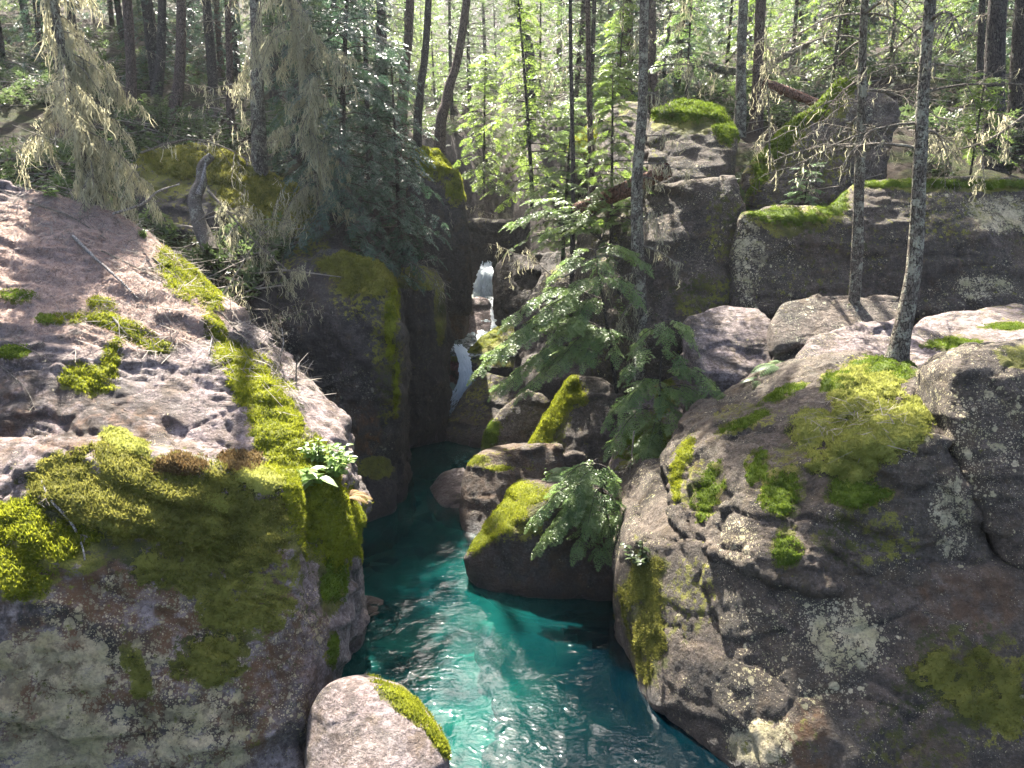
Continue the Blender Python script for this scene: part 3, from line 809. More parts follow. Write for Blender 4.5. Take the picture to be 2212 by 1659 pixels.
# --- right foreground masses
rock('rlow', 'boulder', 'massive lichen-spotted boulder wall filling the lower right above the water',
     [hull([(1334, 1258, 10.4), (1368, 1190, 10.3), (1450, 1150, 9.85), (1600, 1190, 8.95), (1700, 1230, 8.5), (1900, 1245, 8.2), (2212, 1240, 8.0), (2700, 1230, 7.8), (1350, 1400, 10.05), (1390, 1480, 9.25), (1440, 1540, 8.6), (1520, 1605, 8.05),
            (1600, 1660, 7.55), (1720, 1750, 6.95), (2212, 1800, 6.6), (2700, 1800, 6.6), (1700, 1420, 8.2), (2100, 1450, 7.5), (2700, 1450, 7.4)], back=3.5, shrink=0.9, drop=0, foot=-1.0)],
     'rock_lichen', vox=0.045, it=5, amp=0.13, fscale=0.7, seed=61, moss=0.3, lichen=0.24, stain=0.45, grow=0.02, frac=0.05, fracs=0.7,
     paint=[('moss', 1400, 1330, 60, 170, 0.62), ('moss', 1490, 1300, 60, 110, 0.5), ('moss', 2080, 1480, 170, 140, 0.58), ('moss', 1680, 1600, 120, 60, 0.4), ('moss', 1980, 1580, 160, 90, 0.48), ('lichen', 1830, 1380, 110, 100, 0.75), ('lichen', 1640, 1390, 120, 90, 0.4),
            ('lichen', 1650, 1600, 90, 60, 0.85), ('lichen', 1480, 1520, 60, 50, 0.35), ('lichen', 1800, 1490, 80, 50, 0.5), ('rust', 1740, 1600, 60, 90, 0.9), ('rust', 2080, 1300, 130, 80, 0.5), ('stain', 1600, 1500, 160, 80, 0.8)])
rock('rleft', 'boulder', 'broad cracked boulder carrying the leaning tree and its bright moss cushion',
     [hull([(1450, 1045, 10.8), (1462, 1000, 11.1), (1500, 950, 11.4), (1580, 905, 11.8), (1640, 868, 12.1), (1740, 800, 12.7), (1850, 768, 12.7), (1950, 775, 12.3), (2035, 860, 9.9), (2026, 960, 9.0), (2105, 1130, 8.5), (2140, 1235, 8.2), (2000, 1285, 8.05),
            (1720, 1275, 8.3), (1600, 1228, 8.75), (1500, 1176, 9.5), (1452, 1125, 10.1), (1640, 1000, 9.9), (1750, 990, 9.25), (1880, 965, 9.0)], back=2.0, shrink=0.85, drop=0.2)],
     'rock_lichen', vox=0.04, it=3, amp=0.10, fscale=0.9, ledge=0.10, lperiod=0.55, seed=63, moss=0.25, lichen=0.22, stain=0.3, grow=0.0, frac=0.08,
     paint=[('moss', 1690, 1050, 60, 90, 0.62), ('moss', 1880, 1160, 130, 80, 0.55), ('moss', 1500, 1050, 50, 60, 0.6), ('moss', 1620, 900, 90, 30, 0.55), ('lichen', 2060, 1100, 60, 110, 0.7), ('lichen', 1590, 1170, 60, 60, 0.5), ('lichen', 1760, 990, 60, 40, 0.3), ('stain', 1580, 1080, 50, 90, 0.3)])
rock('rright', 'boulder', 'dark white-flecked block beyond the diagonal crack at the right edge',
     [hull([(2068, 800, 9.3), (2105, 765, 9.5), (2212, 735, 9.8), (2700, 720, 9.9), (2700, 1240, 7.8), (2225, 1240, 8.0), (2172, 1212, 8.2), (2116, 1080, 8.6), (2060, 952, 8.95), (2064, 885, 9.1)], back=1.2, shrink=0.9, drop=0.2)],
     'rock_lichen', vox=0.045, it=2, amp=0.08, ledge=0.05, seed=65, moss=0.2, lichen=0.4, stain=0.45, paint=[('lichen', 2130, 960, 90, 150, 0.55), ('moss', 2200, 770, 60, 30, 0.8)])
rock('rslab', 'rock_slab', 'sunlit flat slab behind the base of the leaning tree',
     [hull([(1950, 730, 13.6), (2000, 690, 14.6), (2212, 655, 15.2), (2600, 650, 15.2), (2600, 740, 13.2), (2212, 735, 13.0), (2080, 785, 12.3), (1960, 800, 12.4)], back=0.8, foot=2.5)],
     'rock_purple', vox=0.06, it=4, amp=0.07, ledge=0.05, seed=67, moss=0.45, lichen=0.12, stain=0.1, paint=[('moss', 2060, 745, 60, 22, 0.8)])
rock('long', 'boulder', 'long low rounded boulder with round pale lichens before the big wall',
     [hull([(1664, 700, 14.6), (1690, 655, 15.05), (1780, 633, 15.4), (1945, 642, 15.4), (1965, 690, 14.8), (1800, 745, 14.1), (1680, 748, 14.1)], back=0.9, drop=0.3, foot=3)],
     'rock_grey', vox=0.05, it=6, amp=0.05, ledge=0.03, seed=69, moss=0.35, lichen=0.22, stain=0.2)
rock('under', 'rock_slab', 'broken slab wedged under the long rounded boulder',
     [hull([(1725, 775, 13.6), (1760, 728, 14), (1850, 702, 14.35), (1960, 698, 14.3), (1975, 765, 13.3), (1850, 795, 13.1), (1740, 805, 13.2)], back=1.0, foot=2.5)],
     'rock_purple', vox=0.05, it=3, amp=0.06, ledge=0.05, seed=71, moss=0.4, lichen=0.2, stain=0.2)
rock('block', 'boulder', 'square block crossed by a bright band of sunlight below the cliff',
     [hull([(1486, 690, 15), (1560, 660, 15.6), (1640, 668, 15.6), (1666, 692, 15.2), (1666, 800, 14.2), (1600, 814, 14), (1520, 802, 14), (1488, 745, 14.5)], back=1.2, foot=2)],
     'rock_purple', vox=0.05, it=3, amp=0.06, ledge=0.05, lperiod=0.5, seed=73, moss=0.3, lichen=0.15, stain=0.3)
rock('wall', 'boulder', 'long high boulder wall with moss along its top at the right',
     [hull([(1578, 530, 16.7), (1600, 462, 16.9), (1660, 447, 17.3), (1790, 455, 17.3), (1900, 480, 16.6), (2700, 480, 16.6), (2700, 700, 15.6), (2212, 670, 15.6), (1900, 645, 15.9), (1700, 672, 15.9), (1600, 668, 16.1), (1576, 610, 16.4)], back=1.6, drop=0.2, foot=3),
      hull([(1800, 450, 17.2), (1835, 410, 17.4), (1870, 389, 17.5), (2212, 386, 17.4), (2700, 386, 17.4), (2700, 500, 16.5), (1820, 500, 16.5)], back=1.6, drop=0.2)],
     'rock_lichen', vox=0.06, it=5, amp=0.12, fscale=0.9, ledge=0.08, lperiod=0.8, ldir=(-0.1, 0.1, 1), film=0.26, seed=75, moss=0.55, lichen=0.3, stain=0.4,
     paint=[('moss', 1720, 480, 100, 35, 0.8), ('moss', 2100, 400, 300, 16, 0.9), ('moss', 2050, 470, 90, 60, 0.45), ('lichen', 2160, 460, 70, 50, 0.8), ('lichen', 1620, 560, 40, 90, 0.7), ('stain', 2000, 560, 150, 90, 0.7), ('lichen', 2120, 620, 80, 30, 0.7)])
rock('tilt', 'boulder', 'great tilted boulder with mossy flank above the long wall at the right',
     [hull([(1600, 425, 19.2), (1604, 372, 19.3), (1700, 272, 19.8), (1830, 166, 20.6), (1872, 172, 20.6), (1942, 232, 20), (1932, 300, 19.7), (1912, 380, 19.3), (1840, 412, 19), (1750, 458, 18.7), (1640, 457, 18.7)], back=2.2, drop=0.6)],
     'rock_grey', vox=0.07, it=4, amp=0.12, ledge=0.08, lperiod=0.8, ldir=(-0.7, 0.2, 0.7), film=0.26, seed=77, moss=0.7, lichen=0.2, stain=0.2,
     paint=[('moss', 1680, 320, 70, 60, 0.8), ('moss', 1790, 215, 60, 50, 0.85), ('moss', 1760, 350, 90, 50, 0.55), ('moss', 1850, 300, 60, 40, 0.5), ('lichen', 1870, 240, 60, 40, 0.5)])
rock('capL', 'boulder', 'rounded boulder capped with thick moss on top of the cliff',
     [hull([(1405, 240, 19.6), (1470, 217, 20.2), (1560, 232, 19.8), (1596, 262, 19.2), (1590, 312, 18.7), (1568, 362, 18.2), (1480, 397, 17.9), (1398, 388, 18.1)], back=1.6, foot=5)],
     'rock_lichen', vox=0.07, it=9, amp=0.10, ledge=0.03, lperiod=0.6, film=0.26, seed=79, moss=0.9, lichen=0.25, stain=0.3, paint=[('moss', 1500, 250, 110, 45, 0.9)])
rock('capM', 'boulder', 'shadowed boulder behind the thick lichened trunk, right of centre',
     [hull([(1275, 340, 21), (1330, 217, 21.5), (1400, 217, 21.5), (1412, 380, 19.2), (1380, 475, 18.7), (1290, 440, 19.6)], back=2, foot=5)],
     'rock_grey', vox=0.08, it=4, amp=0.12, seed=81, moss=0.6, lichen=0.2, stain=0.4)
rock('cliffR', 'cliff', 'lichened rock face below the moss-capped boulder, right of the thick trunk',
     [hull([(1245, 510, 19.0), (1262, 640, 17.7), (1330, 740, 16.7), (1290, 470, 19.0), (1380, 405, 18.2), (1500, 395, 17.6), (1590, 375, 17.6), (1612, 480, 17.2), (1592, 560, 16.9), (1582, 640, 16.6), (1500, 705, 16.1), (1400, 725, 16.1), (1370, 600, 16.9), (1300, 570, 17.9)], back=2, foot=2)],
     'rock_lichen', vox=0.07, it=6, amp=0.14, ledge=0.06, lperiod=0.9, ldir=(0.3, 0.1, 1), film=0.26, seed=83, moss=0.5, lichen=0.3, stain=0.4, paint=[('moss', 1520, 640, 80, 60, 0.6), ('moss', 1560, 480, 40, 90, 0.5)])
rock('spot', 'boulder', 'small mossy sunlit boulder beside the fallen red log',
     [hull([(1225, 330, 23), (1250, 285, 23.4), (1280, 265, 23.6), (1310, 290, 23.2), (1300, 340, 22.6), (1240, 350, 22.4)], back=1, foot=6)],
     'rock_dark', vox=0.07, it=5, amp=0.08, seed=85, moss=1.0, lichen=0.1)
# stones on and under the stream bed
for k, (px, py, s, sx, zz, lab) in enumerate([(770, 1310, 0.55, 1.5, 0.02, 'brown stone half awash beside the left slab'), (1110, 1385, 0.6, 1.3, -0.75, 'drowned dark boulder under the prow-shaped rock'), (800, 1420, 0.6, 1.2, -0.9, 'pale drowned stone close to the left slab'),
        (1150, 1500, 0.5, 1.4, -0.85, 'drowned stone in midstream below the glitter'), (1330, 1480, 0.6, 1.2, -1.0, 'drowned stone near the lower right boulder'), (1120, 1620, 0.45, 1.3, -0.9, 'light drowned stone at the bottom of the frame'), (985, 1260, 0.4, 1.5, -0.45, 'long drowned stone off the tip of the prow-shaped rock')]):
    d = ray(px, py); q = CAM + d * ((zz - CAM[2]) / d[2])
    th = np.linspace(0, 2 * math.pi, 9)[:-1]
    pts = [(q[0] + s * sx * math.cos(a) * f, q[1] + s * math.sin(a) * f, q[2] + h * s) for h, f in ((-0.9, 0.7), (-0.35, 1.0), (0.05, 0.55)) for a in th + h]
    bm = bmesh.new()
    for v in pts: bm.verts.new(v)
    bmesh.ops.convex_hull(bm, input=bm.verts[:]); bm.verts.index_update()
    hv, hf = [tuple(v.co) for v in bm.verts], [tuple(v.index for v in f.verts) for f in bm.faces]; bm.free()
    rock('bed%d' % k, 'stone', lab, [(hv, hf)], 'rock_grey', vox=0.05, it=6, amp=0.05, seed=90 + k, moss=0, lichen=0, stain=0.1, cat='stone', group='stones in the stream bed')

# ------------------------------------------------------------------ moss cushions
def moss(key, label, ells, h=0.07, mat='moss_bright', dens=4200, blade=0.035, lump=7.0, seed=0, facing=-0.15, rag=1.0):
    r = ROCK[key]
    px, py = r.px, r.py
    e = np.full(len(r.V), -9.0)
    for cx, cy, rx, ry, *rot in ells:
        a = R(rot[0]) if rot else 0.0
        dx, dy = px - cx, py - cy
        x = dx * math.cos(a) + dy * math.sin(a); y = -dx * math.sin(a) + dy * math.cos(a)
        e = np.maximum(e, 1 - (x / rx) ** 2 - (y / ry) ** 2)
    nz = fbm(r.V, 4.2, 5, seed + 3, 0.72) * 1.35 - 0.10
    view = CAM - r.V; view /= np.linalg.norm(view, axis=1)[:, None]
    ok = ((view * r.N).sum(1) > facing)
    wv = np.where(ok, e + rag * nz, -1)
    at = r.o.data.attributes['moss'].data
    cur = np.empty(len(r.V), np.float32); at.foreach_get('value', cur)
    at.foreach_set('value', np.maximum(cur, 0.75 * sstep(-1.1, 0.3, e + 0.9 * nz) * ok).astype(np.float32))
    keep = (wv[r.F] > 0.0).all(1)
    F = r.F[keep]
    if len(F) < 6:
        print('moss patch missing', label, len(F)); return
    used, inv = np.unique(F.ravel(), return_inverse=True)
    F = inv.reshape(-1, 4)
    wall = wv
    V = r.V[used]; N = r.N[used]; wv = np.clip(wv[used], 0, 1)
    lum = 0.55 + 0.45 * fbm(V, lump, 3, seed) + 0.35 * (1 - np.abs(fbm(V, lump * 0.5, 2, seed + 1)) * 2)
    hh = 0.72 * h * np.sqrt(wv) * np.clip(lum, 0.1, 1.5) - 0.012
    dirn = N + np.array([0, 0, 0.25]); dirn /= np.linalg.norm(dirn, axis=1)[:, None]
    V2 = V + dirn * hh[:, None]
    A = Acc()
    tint0 = np.clip(0.45 + 0.5 * fbm(V, 3.0, 3, seed + 4), 0, 1)
    A.add(V2, F, tint0 * 0.8)
    # blades, thinning out beyond the cushion's edge
    Fb = r.F[(wall[r.F] > -0.35).all(1)]
    fw = sstep(-0.35, 0.2, wall[Fb].mean(1)) ** 1.5
    full = r.V.copy(); full[used] = V2
    nfull = r.N + np.array([0, 0, 0.25]); nfull /= np.linalg.norm(nfull, axis=1)[:, None]
    tfull = np.clip(0.45 + 0.5 * fbm(r.V[Fb[:, 0]], 3.0, 3, seed + 4), 0, 1)
    a = full[Fb[:, 1]] - full[Fb[:, 0]]; b = full[Fb[:, 3]] - full[Fb[:, 0]]
    ar = np.linalg.norm(np.cross(a, b), axis=1) * fw
    n = int(min(60000, dens * ar.sum()))
    fi = RNG.choice(len(Fb), n, p=ar / ar.sum())
    s, t = RNG.random((2, n))
    q = full[Fb[fi, 0]] + a[fi] * s[:, None] + b[fi] * t[:, None]
    nn = nfull[Fb[fi, 0]] + RNG.normal(0, 0.45, (n, 3)) + np.array([0, 0, 0.15])
    nn /= np.linalg.norm(nn, axis=1)[:, None]
    side = np.cross(nn, RNG.normal(0, 1, (n, 3))); side /= np.linalg.norm(side, axis=1)[:, None]
    ln = blade * RNG.uniform(0.5, 1.3, n)[:, None]
    wd = blade * 0.22
    bv = np.stack([q - side * wd - nn * 0.005, q + side * wd - nn * 0.005, q + nn * ln], 1).reshape(-1, 3)
    tt = np.clip(tfull[fi] + RNG.normal(0, 0.22, n), 0, 1)
    tv = np.stack([tt * 0.6, tt * 0.6, np.clip(tt + 0.15, 0, 1)], 1).ravel()
    A.add(bv, np.arange(3 * n).reshape(-1, 3), tv)
    base = V2.mean(0)
    o = link('moss', A.build('moss', base), None, (M[mat],))
    o.location = base.tolist()
    tag(o, label, 'moss', None, 'stuff')

moss('slab', 'bright green moss strip running down the right edge of the left slab', [(590, 900, 60, 150, -25), (650, 1020, 75, 100, -20), (520, 800, 40, 110, -32), (470, 715, 20, 50, -35)], 0.10, 'moss_bright', seed=1)
moss('slab', 'glowing yellow-green moss nose of the left slab overhanging the water', [(700, 1120, 85, 90), (680, 1030, 60, 60), (730, 1170, 60, 60)], 0.09, 'moss_bright', seed=2)
moss('slab', 'bright moss tuft at the ridge of the left slab near the dark gully', [(395, 595, 40, 80, -50), (450, 640, 35, 45, -40)], 0.10, 'moss_bright', seed=3)
moss('slab', 'clumped moss across the middle of the needle-strewn left slab', [(270, 710, 90, 22, 20), (220, 660, 35, 25), (330, 745, 50, 18, 15), (190, 820, 60, 35, 10), (240, 770, 25, 45, 20), (150, 690, 50, 15)], 0.10, 'moss_bright', seed=4)
moss('slab', 'small moss clumps at the left edge of the slab below the draped tree', [(35, 640, 45, 16), (30, 760, 40, 16), (100, 690, 25, 14)], 0.08, 'moss_green', seed=5)
moss('slab', 'thick olive moss brow across the shaded front of the left slab', [(330, 1080, 270, 95, 4), (260, 990, 60, 60), (480, 1140, 160, 80), (150, 1040, 90, 60)], 0.10, 'moss_olive', dens=3600, blade=0.045, seed=6)
moss('slab', 'sunlit mixed moss bank at the lower left corner of the slab brow', [(50, 1130, 70, 60), (120, 1170, 100, 45), (40, 1230, 80, 70)], 0.12, 'moss_bright', dens=4200, blade=0.05, seed=7)
moss('slab', 'pale dry moss pillows on the brow of the left slab', [(465, 1085, 45, 30, 15), (270, 960, 60, 25, 25), (560, 1040, 60, 35, 15)], 0.13, 'moss_pale', blade=0.035, seed=8)
moss('slab', 'brown dying moss hanging along the brow of the left slab', [(390, 1010, 70, 28), (520, 1000, 50, 30)], 0.12, 'moss_brown', blade=0.05, seed=9)
moss('slab', 'ragged olive moss spread over the lichened face of the left slab', [(470, 1230, 170, 60), (520, 1310, 90, 80), (460, 1420, 80, 55), (580, 1300, 60, 60), (290, 1440, 25, 80, -15)], 0.05, 'moss_olive', dens=3200, blade=0.04, seed=10, rag=1.8)
moss('slab', 'moss curtain under the overhanging nose of the left slab', [(722, 1250, 30, 60), (718, 1400, 14, 40)], 0.06, 'moss_green', seed=11)
moss('ball', 'yellow moss rim along the water side of the smooth pale boulder', [(880, 1525, 95, 22, 38), (945, 1600, 50, 14, 52)], 0.05, 'moss_bright', seed=12, facing=-0.4)
moss('wallA', 'mossy overhang on top of the dark gorge wall', [(790, 600, 65, 45), (740, 570, 60, 25)], 0.12, 'moss_olive', dens=2000, blade=0.05, seed=13)
moss('wallA', 'thin sunlit moss edge hanging down the right side of the dark gorge wall', [(845, 700, 18, 110), (855, 820, 10, 80)], 0.06, 'moss_bright', dens=2500, seed=14, facing=-0.6)
moss('mound', 'shaded moss blanket on the rock mound by the broken snag', [(400, 350, 110, 35), (560, 420, 90, 45), (620, 470, 60, 50), (470, 360, 60, 40)], 0.16, 'moss_olive', dens=1600, blade=0.06, seed=15)
moss('mossball', 'golden moss cap of the tall rounded boulder left of centre', [(940, 350, 50, 35, 25), (985, 400, 25, 40)], 0.10, 'moss_bright', dens=2000, blade=0.05, seed=16)
moss('lip', 'bright moss patch on the boulder at the cascade lip', [(1045, 735, 55, 20, -35)], 0.06, 'moss_bright', dens=2000, seed=17)
moss('stripe', 'bright yellow moss stripe on the dark boulder in midstream view', [(1225, 850, 40, 40, -45), (1195, 900, 24, 60, 25), (1165, 960, 22, 45, 35)], 0.09, 'moss_bright', dens=3200, blade=0.04, seed=18, rag=0.7)
moss('ridge', 'thin moss on the left shoulder of the sharp-crested boulder', [(1060, 940, 22, 35, 30)], 0.05, 'moss_green', dens=2500, seed=19)
moss('midlow', 'small moss tufts on the water-worn brown boulder', [(1030, 995, 30, 12, -10), (1075, 1010, 35, 8)], 0.05, 'moss_bright', dens=2500, seed=20)
moss('prow', 'golden moss carpet on the prow-shaped boulder', [(1085, 1110, 75, 45, -50), (1130, 1065, 60, 28), (1040, 1160, 45, 22, -50)], 0.05, 'moss_bright', dens=3500, blade=0.03, seed=21)
moss('crevice', 'moss on the shaded face of the boulder behind the hemlock', [(1400, 980, 60, 70), (1435, 860, 18, 45, 15), (1480, 960, 40, 25)], 0.07, 'moss_green', dens=2600, seed=22)
moss('rleft', 'large yellow-green moss cushion below the leaning tree', [(1870, 950, 110, 55), (1830, 1000, 80, 50), (1930, 930, 90, 50, -15), (1850, 860, 60, 70), (1760, 930, 60, 45), (1880, 830, 70, 40), (1960, 900, 60, 40)], 0.15, 'moss_pale', dens=4200, blade=0.04, seed=23, rag=0.8)
moss('rleft', 'dark green moss around the roots of the leaning tree', [(1900, 800, 80, 30), (1820, 830, 50, 30), (1850, 1060, 70, 40)], 0.10, 'moss_green', dens=3600, seed=24)
moss('rleft', 'bright moss arc on the left rim of the cracked boulder', [(1475, 990, 20, 50, 25), (1460, 1040, 14, 40)], 0.05, 'moss_bright', seed=25, facing=-0.5)
moss('rleft', 'scattered moss tufts on the left face of the cracked boulder', [(1690, 1060, 45, 60), (1640, 1010, 30, 40), (1530, 1060, 30, 60, 20), (1700, 1180, 35, 50), (1600, 915, 60, 14, -25), (1690, 850, 60, 14, -25)], 0.06, 'moss_green', seed=26, rag=1.7)
moss('rlow', 'moss hanging on the shaded left corner of the massive lower right boulder', [(1390, 1290, 50, 70), (1400, 1380, 35, 80), (1400, 1225, 45, 25)], 0.06, 'moss_olive', seed=27, rag=1.7)
moss('rlow', 'olive moss patch low on the massive boulder at the right edge', [(2090, 1470, 130, 70), (2150, 1540, 90, 50)], 0.05, 'moss_olive', dens=3000, seed=28, rag=1.8)
moss('rslab', 'moss on the flat slab behind the leaning tree', [(2060, 745, 70, 16), (2170, 705, 50, 9)], 0.05, 'moss_green', seed=29)
moss('wall', 'green moss on the rounded top of the boulder wall', [(1700, 470, 85, 25), (1800, 440, 40, 30, -40)], 0.07, 'moss_green', dens=2500, seed=30)
moss('wall', 'moss fringe along the top of the boulder wall at the right', [(2080, 398, 260, 12)], 0.07, 'moss_green', dens=2500, seed=31)
moss('tilt', 'mossy upper edge of the great tilted boulder', [(1690, 300, 30, 90, 45), (1790, 215, 30, 70, 50), (1640, 390, 14, 50, 30)], 0.10, 'moss_green', dens=2200, blade=0.05, seed=32)
moss('capL', 'thick moss cap on the rounded boulder above the cliff', [(1500, 240, 105, 28), (1570, 285, 30, 30)], 0.12, 'moss_green', dens=2200, blade=0.05, seed=33)
moss('spot', 'vivid sunlit moss on the small boulder by the red log', [(1260, 300, 40, 35)], 0.08, 'moss_bright', dens=2200, blade=0.05, seed=34)

#PART2
# ------------------------------------------------------------------ foliage units
def make_spray(seed, L=0.45, nside=11, leaf=0.032, spacing=0.030, droop=0.18):
    rg = np.random.default_rng(seed)
    tri = []
    def leaves(p0, d, ln, sp, lf):
        n = max(1, int(ln / sp))
        side = np.cross([0, 0, 1.0], d); side /= np.linalg.norm(side)
        for k in range(n):
            q = p0 + d * ln * (k + 0.5) / n
            for s in (-1, 1):
                dd = d * 0.65 + side * s * 0.8 + np.array([0, 0, rg.normal(-0.1, 0.35)])
                dd /= np.linalg.norm(dd)
                w_ = np.cross(dd, [rg.normal(0, 0.3), rg.normal(0, 0.3), 1.0]); w_ /= np.linalg.norm(w_)
                l = lf * rg.uniform(0.7, 1.2)
                tri.append([q - w_ * l * 0.36, q + w_ * l * 0.36, q + dd * l])
        q = p0 + d * ln
        tri.append([q - side * lf * 0.2, q + side * lf * 0.2, q + d * lf])
    for i in range(nside):
        t = (i + 0.5) / nside
        for s in (-1, 1):
            b = np.array([t * L, 0, -droop * L * t * t])
            ang = R(rg.uniform(42, 62)) * s
            d = np.array([math.cos(ang), math.sin(ang), -0.25 * rg.random() - 0.1]); d /= np.linalg.norm(d)
            leaves(b, d, L * 0.42 * (1 - t) ** 0.7 * rg.uniform(0.7, 1.15) + 0.01, spacing, leaf)
    leaves(np.array([0, 0, 0.0]), np.array([1, 0, -droop]), L, spacing * 1.5, leaf)
    V = np.array(tri).reshape(-1, 3)
    return V, np.arange(len(V)).reshape(-1, 3)

NEAR = [make_spray(s, 0.42, 10, 0.042, 0.036) for s in range(4)]
MID = [make_spray(10 + s, 0.5, 8, 0.065, 0.07) for s in range(4)]
FAR = [make_spray(20 + s, 0.7, 6, 0.10, 0.125) for s in range(4)]

def put(A, proto, pos, fwd, up, sc, tint, mat=0):
    V, F = proto
    A.add((V * sc) @ frame(fwd, up).T + pos, F, tint, mat)

def bough(A, pts, protos, size, step, rg, tint=0.5, leafm=0, woodm=1, r=0.012, start=0.15, hang=0.25, spread=1.0):
    """a leafy branch along the given points"""
    seglen = np.linalg.norm(np.diff(pts, axis=0), axis=1)
    Ltot = seglen.sum()
    cum = np.concatenate([[0], np.cumsum(seglen)])
    V, F = tube(pts, np.linspace(r, r * 0.25, len(pts)), 4)
    A.add(V, F, 0.5, woodm)
    n = max(3, int(Ltot * (1 - start) / step))
    for k in range(n):
        t = start + (1 - start) * (k + rg.random() * 0.6) / n
        s = min(t, 0.999) * Ltot
        i = min(np.searchsorted(cum, s) - 1, len(pts) - 2); i = max(i, 0)
        q = pts[i] + (pts[i + 1] - pts[i]) * ((s - cum[i]) / seglen[i])
        d = (pts[i + 1] - pts[i]) / seglen[i]
        sd = np.cross([0, 0, 1.0], d); sd /= np.linalg.norm(sd) + 1e-9
        sgn = 1 if k % 2 else -1
        f = d * rg.uniform(0.4, 0.9) + sd * sgn * rg.uniform(0.5, 1.0) * spread + np.array([0, 0, -hang * rg.uniform(0.3, 1.4)])
        up = np.array([rg.normal(0, 0.25), rg.normal(0, 0.25), 1.0])
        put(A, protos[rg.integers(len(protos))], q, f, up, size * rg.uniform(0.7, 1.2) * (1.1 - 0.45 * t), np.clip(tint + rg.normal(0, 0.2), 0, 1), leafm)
    put(A, protos[0], pts[-1] - 0.05 * d, d + np.array([0, 0, -hang * 0.5]), (0, 0, 1), size * 0.8, np.clip(tint + 0.1, 0, 1), leafm)

def radial_crown(H, z0, nb, Lmax, protos, size, step, seed, pitch=0.1, droop=0.35, hang=0.3, tip=True, shape=0.85, axis=None, tint=0.5, minl=0.25, lower=1.0):
    """crown about the local origin; axis(z) gives the trunk's offset"""
    rg = np.random.default_rng(seed)
    A = Acc()
    for k in range(nb):
        h = (k + rg.random()) / nb
        z = z0 + (H - z0) * h
        L = max(minl, Lmax * (1 - h) ** shape * rg.uniform(0.6, 1.1)) * (lower if h < 0.12 else 1)
        az = k * 2.399 + rg.normal(0, 0.3)
        o = axis(z) if axis else np.zeros(3)
        dh = np.array([math.cos(az), math.sin(az), 0])
        t = np.linspace(0, 1, 5)[:, None]
        pt = pitch + 0.5 * h
        pts = np.array([0, 0, z]) + o + dh * L * t + np.array([0, 0, 1.0]) * (L * (pt * t - droop * t ** 2))
        pts += rg.normal(0, 0.02 * L, pts.shape) * t
        bough(A, pts, protos, size, step, rg, tint, r=0.008 + 0.008 * L, hang=hang)
    return A

def axis_of(path):
    zs = path[:, 2] - path[0, 2]
    off = path - path[0]
    def f(z):
        return np.array([np.interp(z, zs, off[:, 0]), np.interp(z, zs, off[:, 1]), 0.0])
    return f

def trunk_path(ctrl, height, n=34, ground=True):
    c = [P(*p) for p in ctrl]
    gz = float(ground_z(np.array([c[0][0]]), np.array([c[0][1]]))[0])
    if ground and gz < c[0][2]:
        height += c[0][2] - gz
        c.insert(0, np.array([c[0][0] - 0.3 * (c[1][0] - c[0][0]) * 0, c[0][1], gz]))
    d = c[-1] - c[-2]; d = d / np.linalg.norm(d)
    d = d * 0.6 + np.array([0, 0, 0.4]); d /= np.linalg.norm(d)
    c[0] = c[0] - np.array([0, 0, 0.25])
    left = height - (c[-1][2] - c[0][2])
    if left > 0.5: c.append(c[-1] + d * left)
    return spline(c, n)

# one crown shared by the tall trees, standing mostly above the picture
HIGH = [radial_crown(11.0, 0.0, 110, 2.5, FAR, 1.25, 0.28, 101 + i, pitch=0.0, droop=0.25, hang=0.5).build('crown') for i in range(2)]
for me in HIGH:
    me.materials.append(M['far']); me.materials.append(M['bark_dark'])

def dead_branch(A, base, d, L, r, rg, droop=0.35, twigs=9, beard=0.0, wig=0.08, sub=True, mat=0, bmat=1, blen=0.25, seg=7):
    d = np.asarray(d, float); d = d / np.linalg.norm(d)
    t = np.linspace(0, 1, seg)[:, None]
    pts = base + d * L * t + np.array([0, 0, -1.0]) * (droop * L * t ** 2) + np.cumsum(rg.normal(0, wig * L / seg, (seg, 3)), axis=0) * t
    V, F = tube(pts, np.linspace(r, max(0.0045, r * 0.25), seg), 5 if r > 0.012 else 3)
    A.add(V, F, 0.5, mat)
    if beard:
        strands(A, pts[1:], int(beard * L * 26), blen * 0.9, rg, bmat)
    if sub:
        for k in range(twigs):
            s = rg.uniform(0.2, 1.0) * (seg - 1.01)
            i = int(s)
            q = pts[i] + (pts[i + 1] - pts[i]) * (s - i)
            dd = pts[i + 1] - pts[i]; dd /= np.linalg.norm(dd) + 1e-9
            sd = rg.normal(0, 1, 3); sd -= dd * (sd @ dd); sd /= np.linalg.norm(sd)
            dd = dd * 0.5 + sd * 0.8 + np.array([0, 0, -0.15])
            tl = L * rg.uniform(0.15, 0.42)
            dead_branch(A, q, dd, tl, r * 0.4, rg, droop * 0.8, 4 if tl > 0.3 else 0, beard * 0.8, 0.25, tl > 0.3, mat, bmat, blen * 0.8, 5)
    return pts

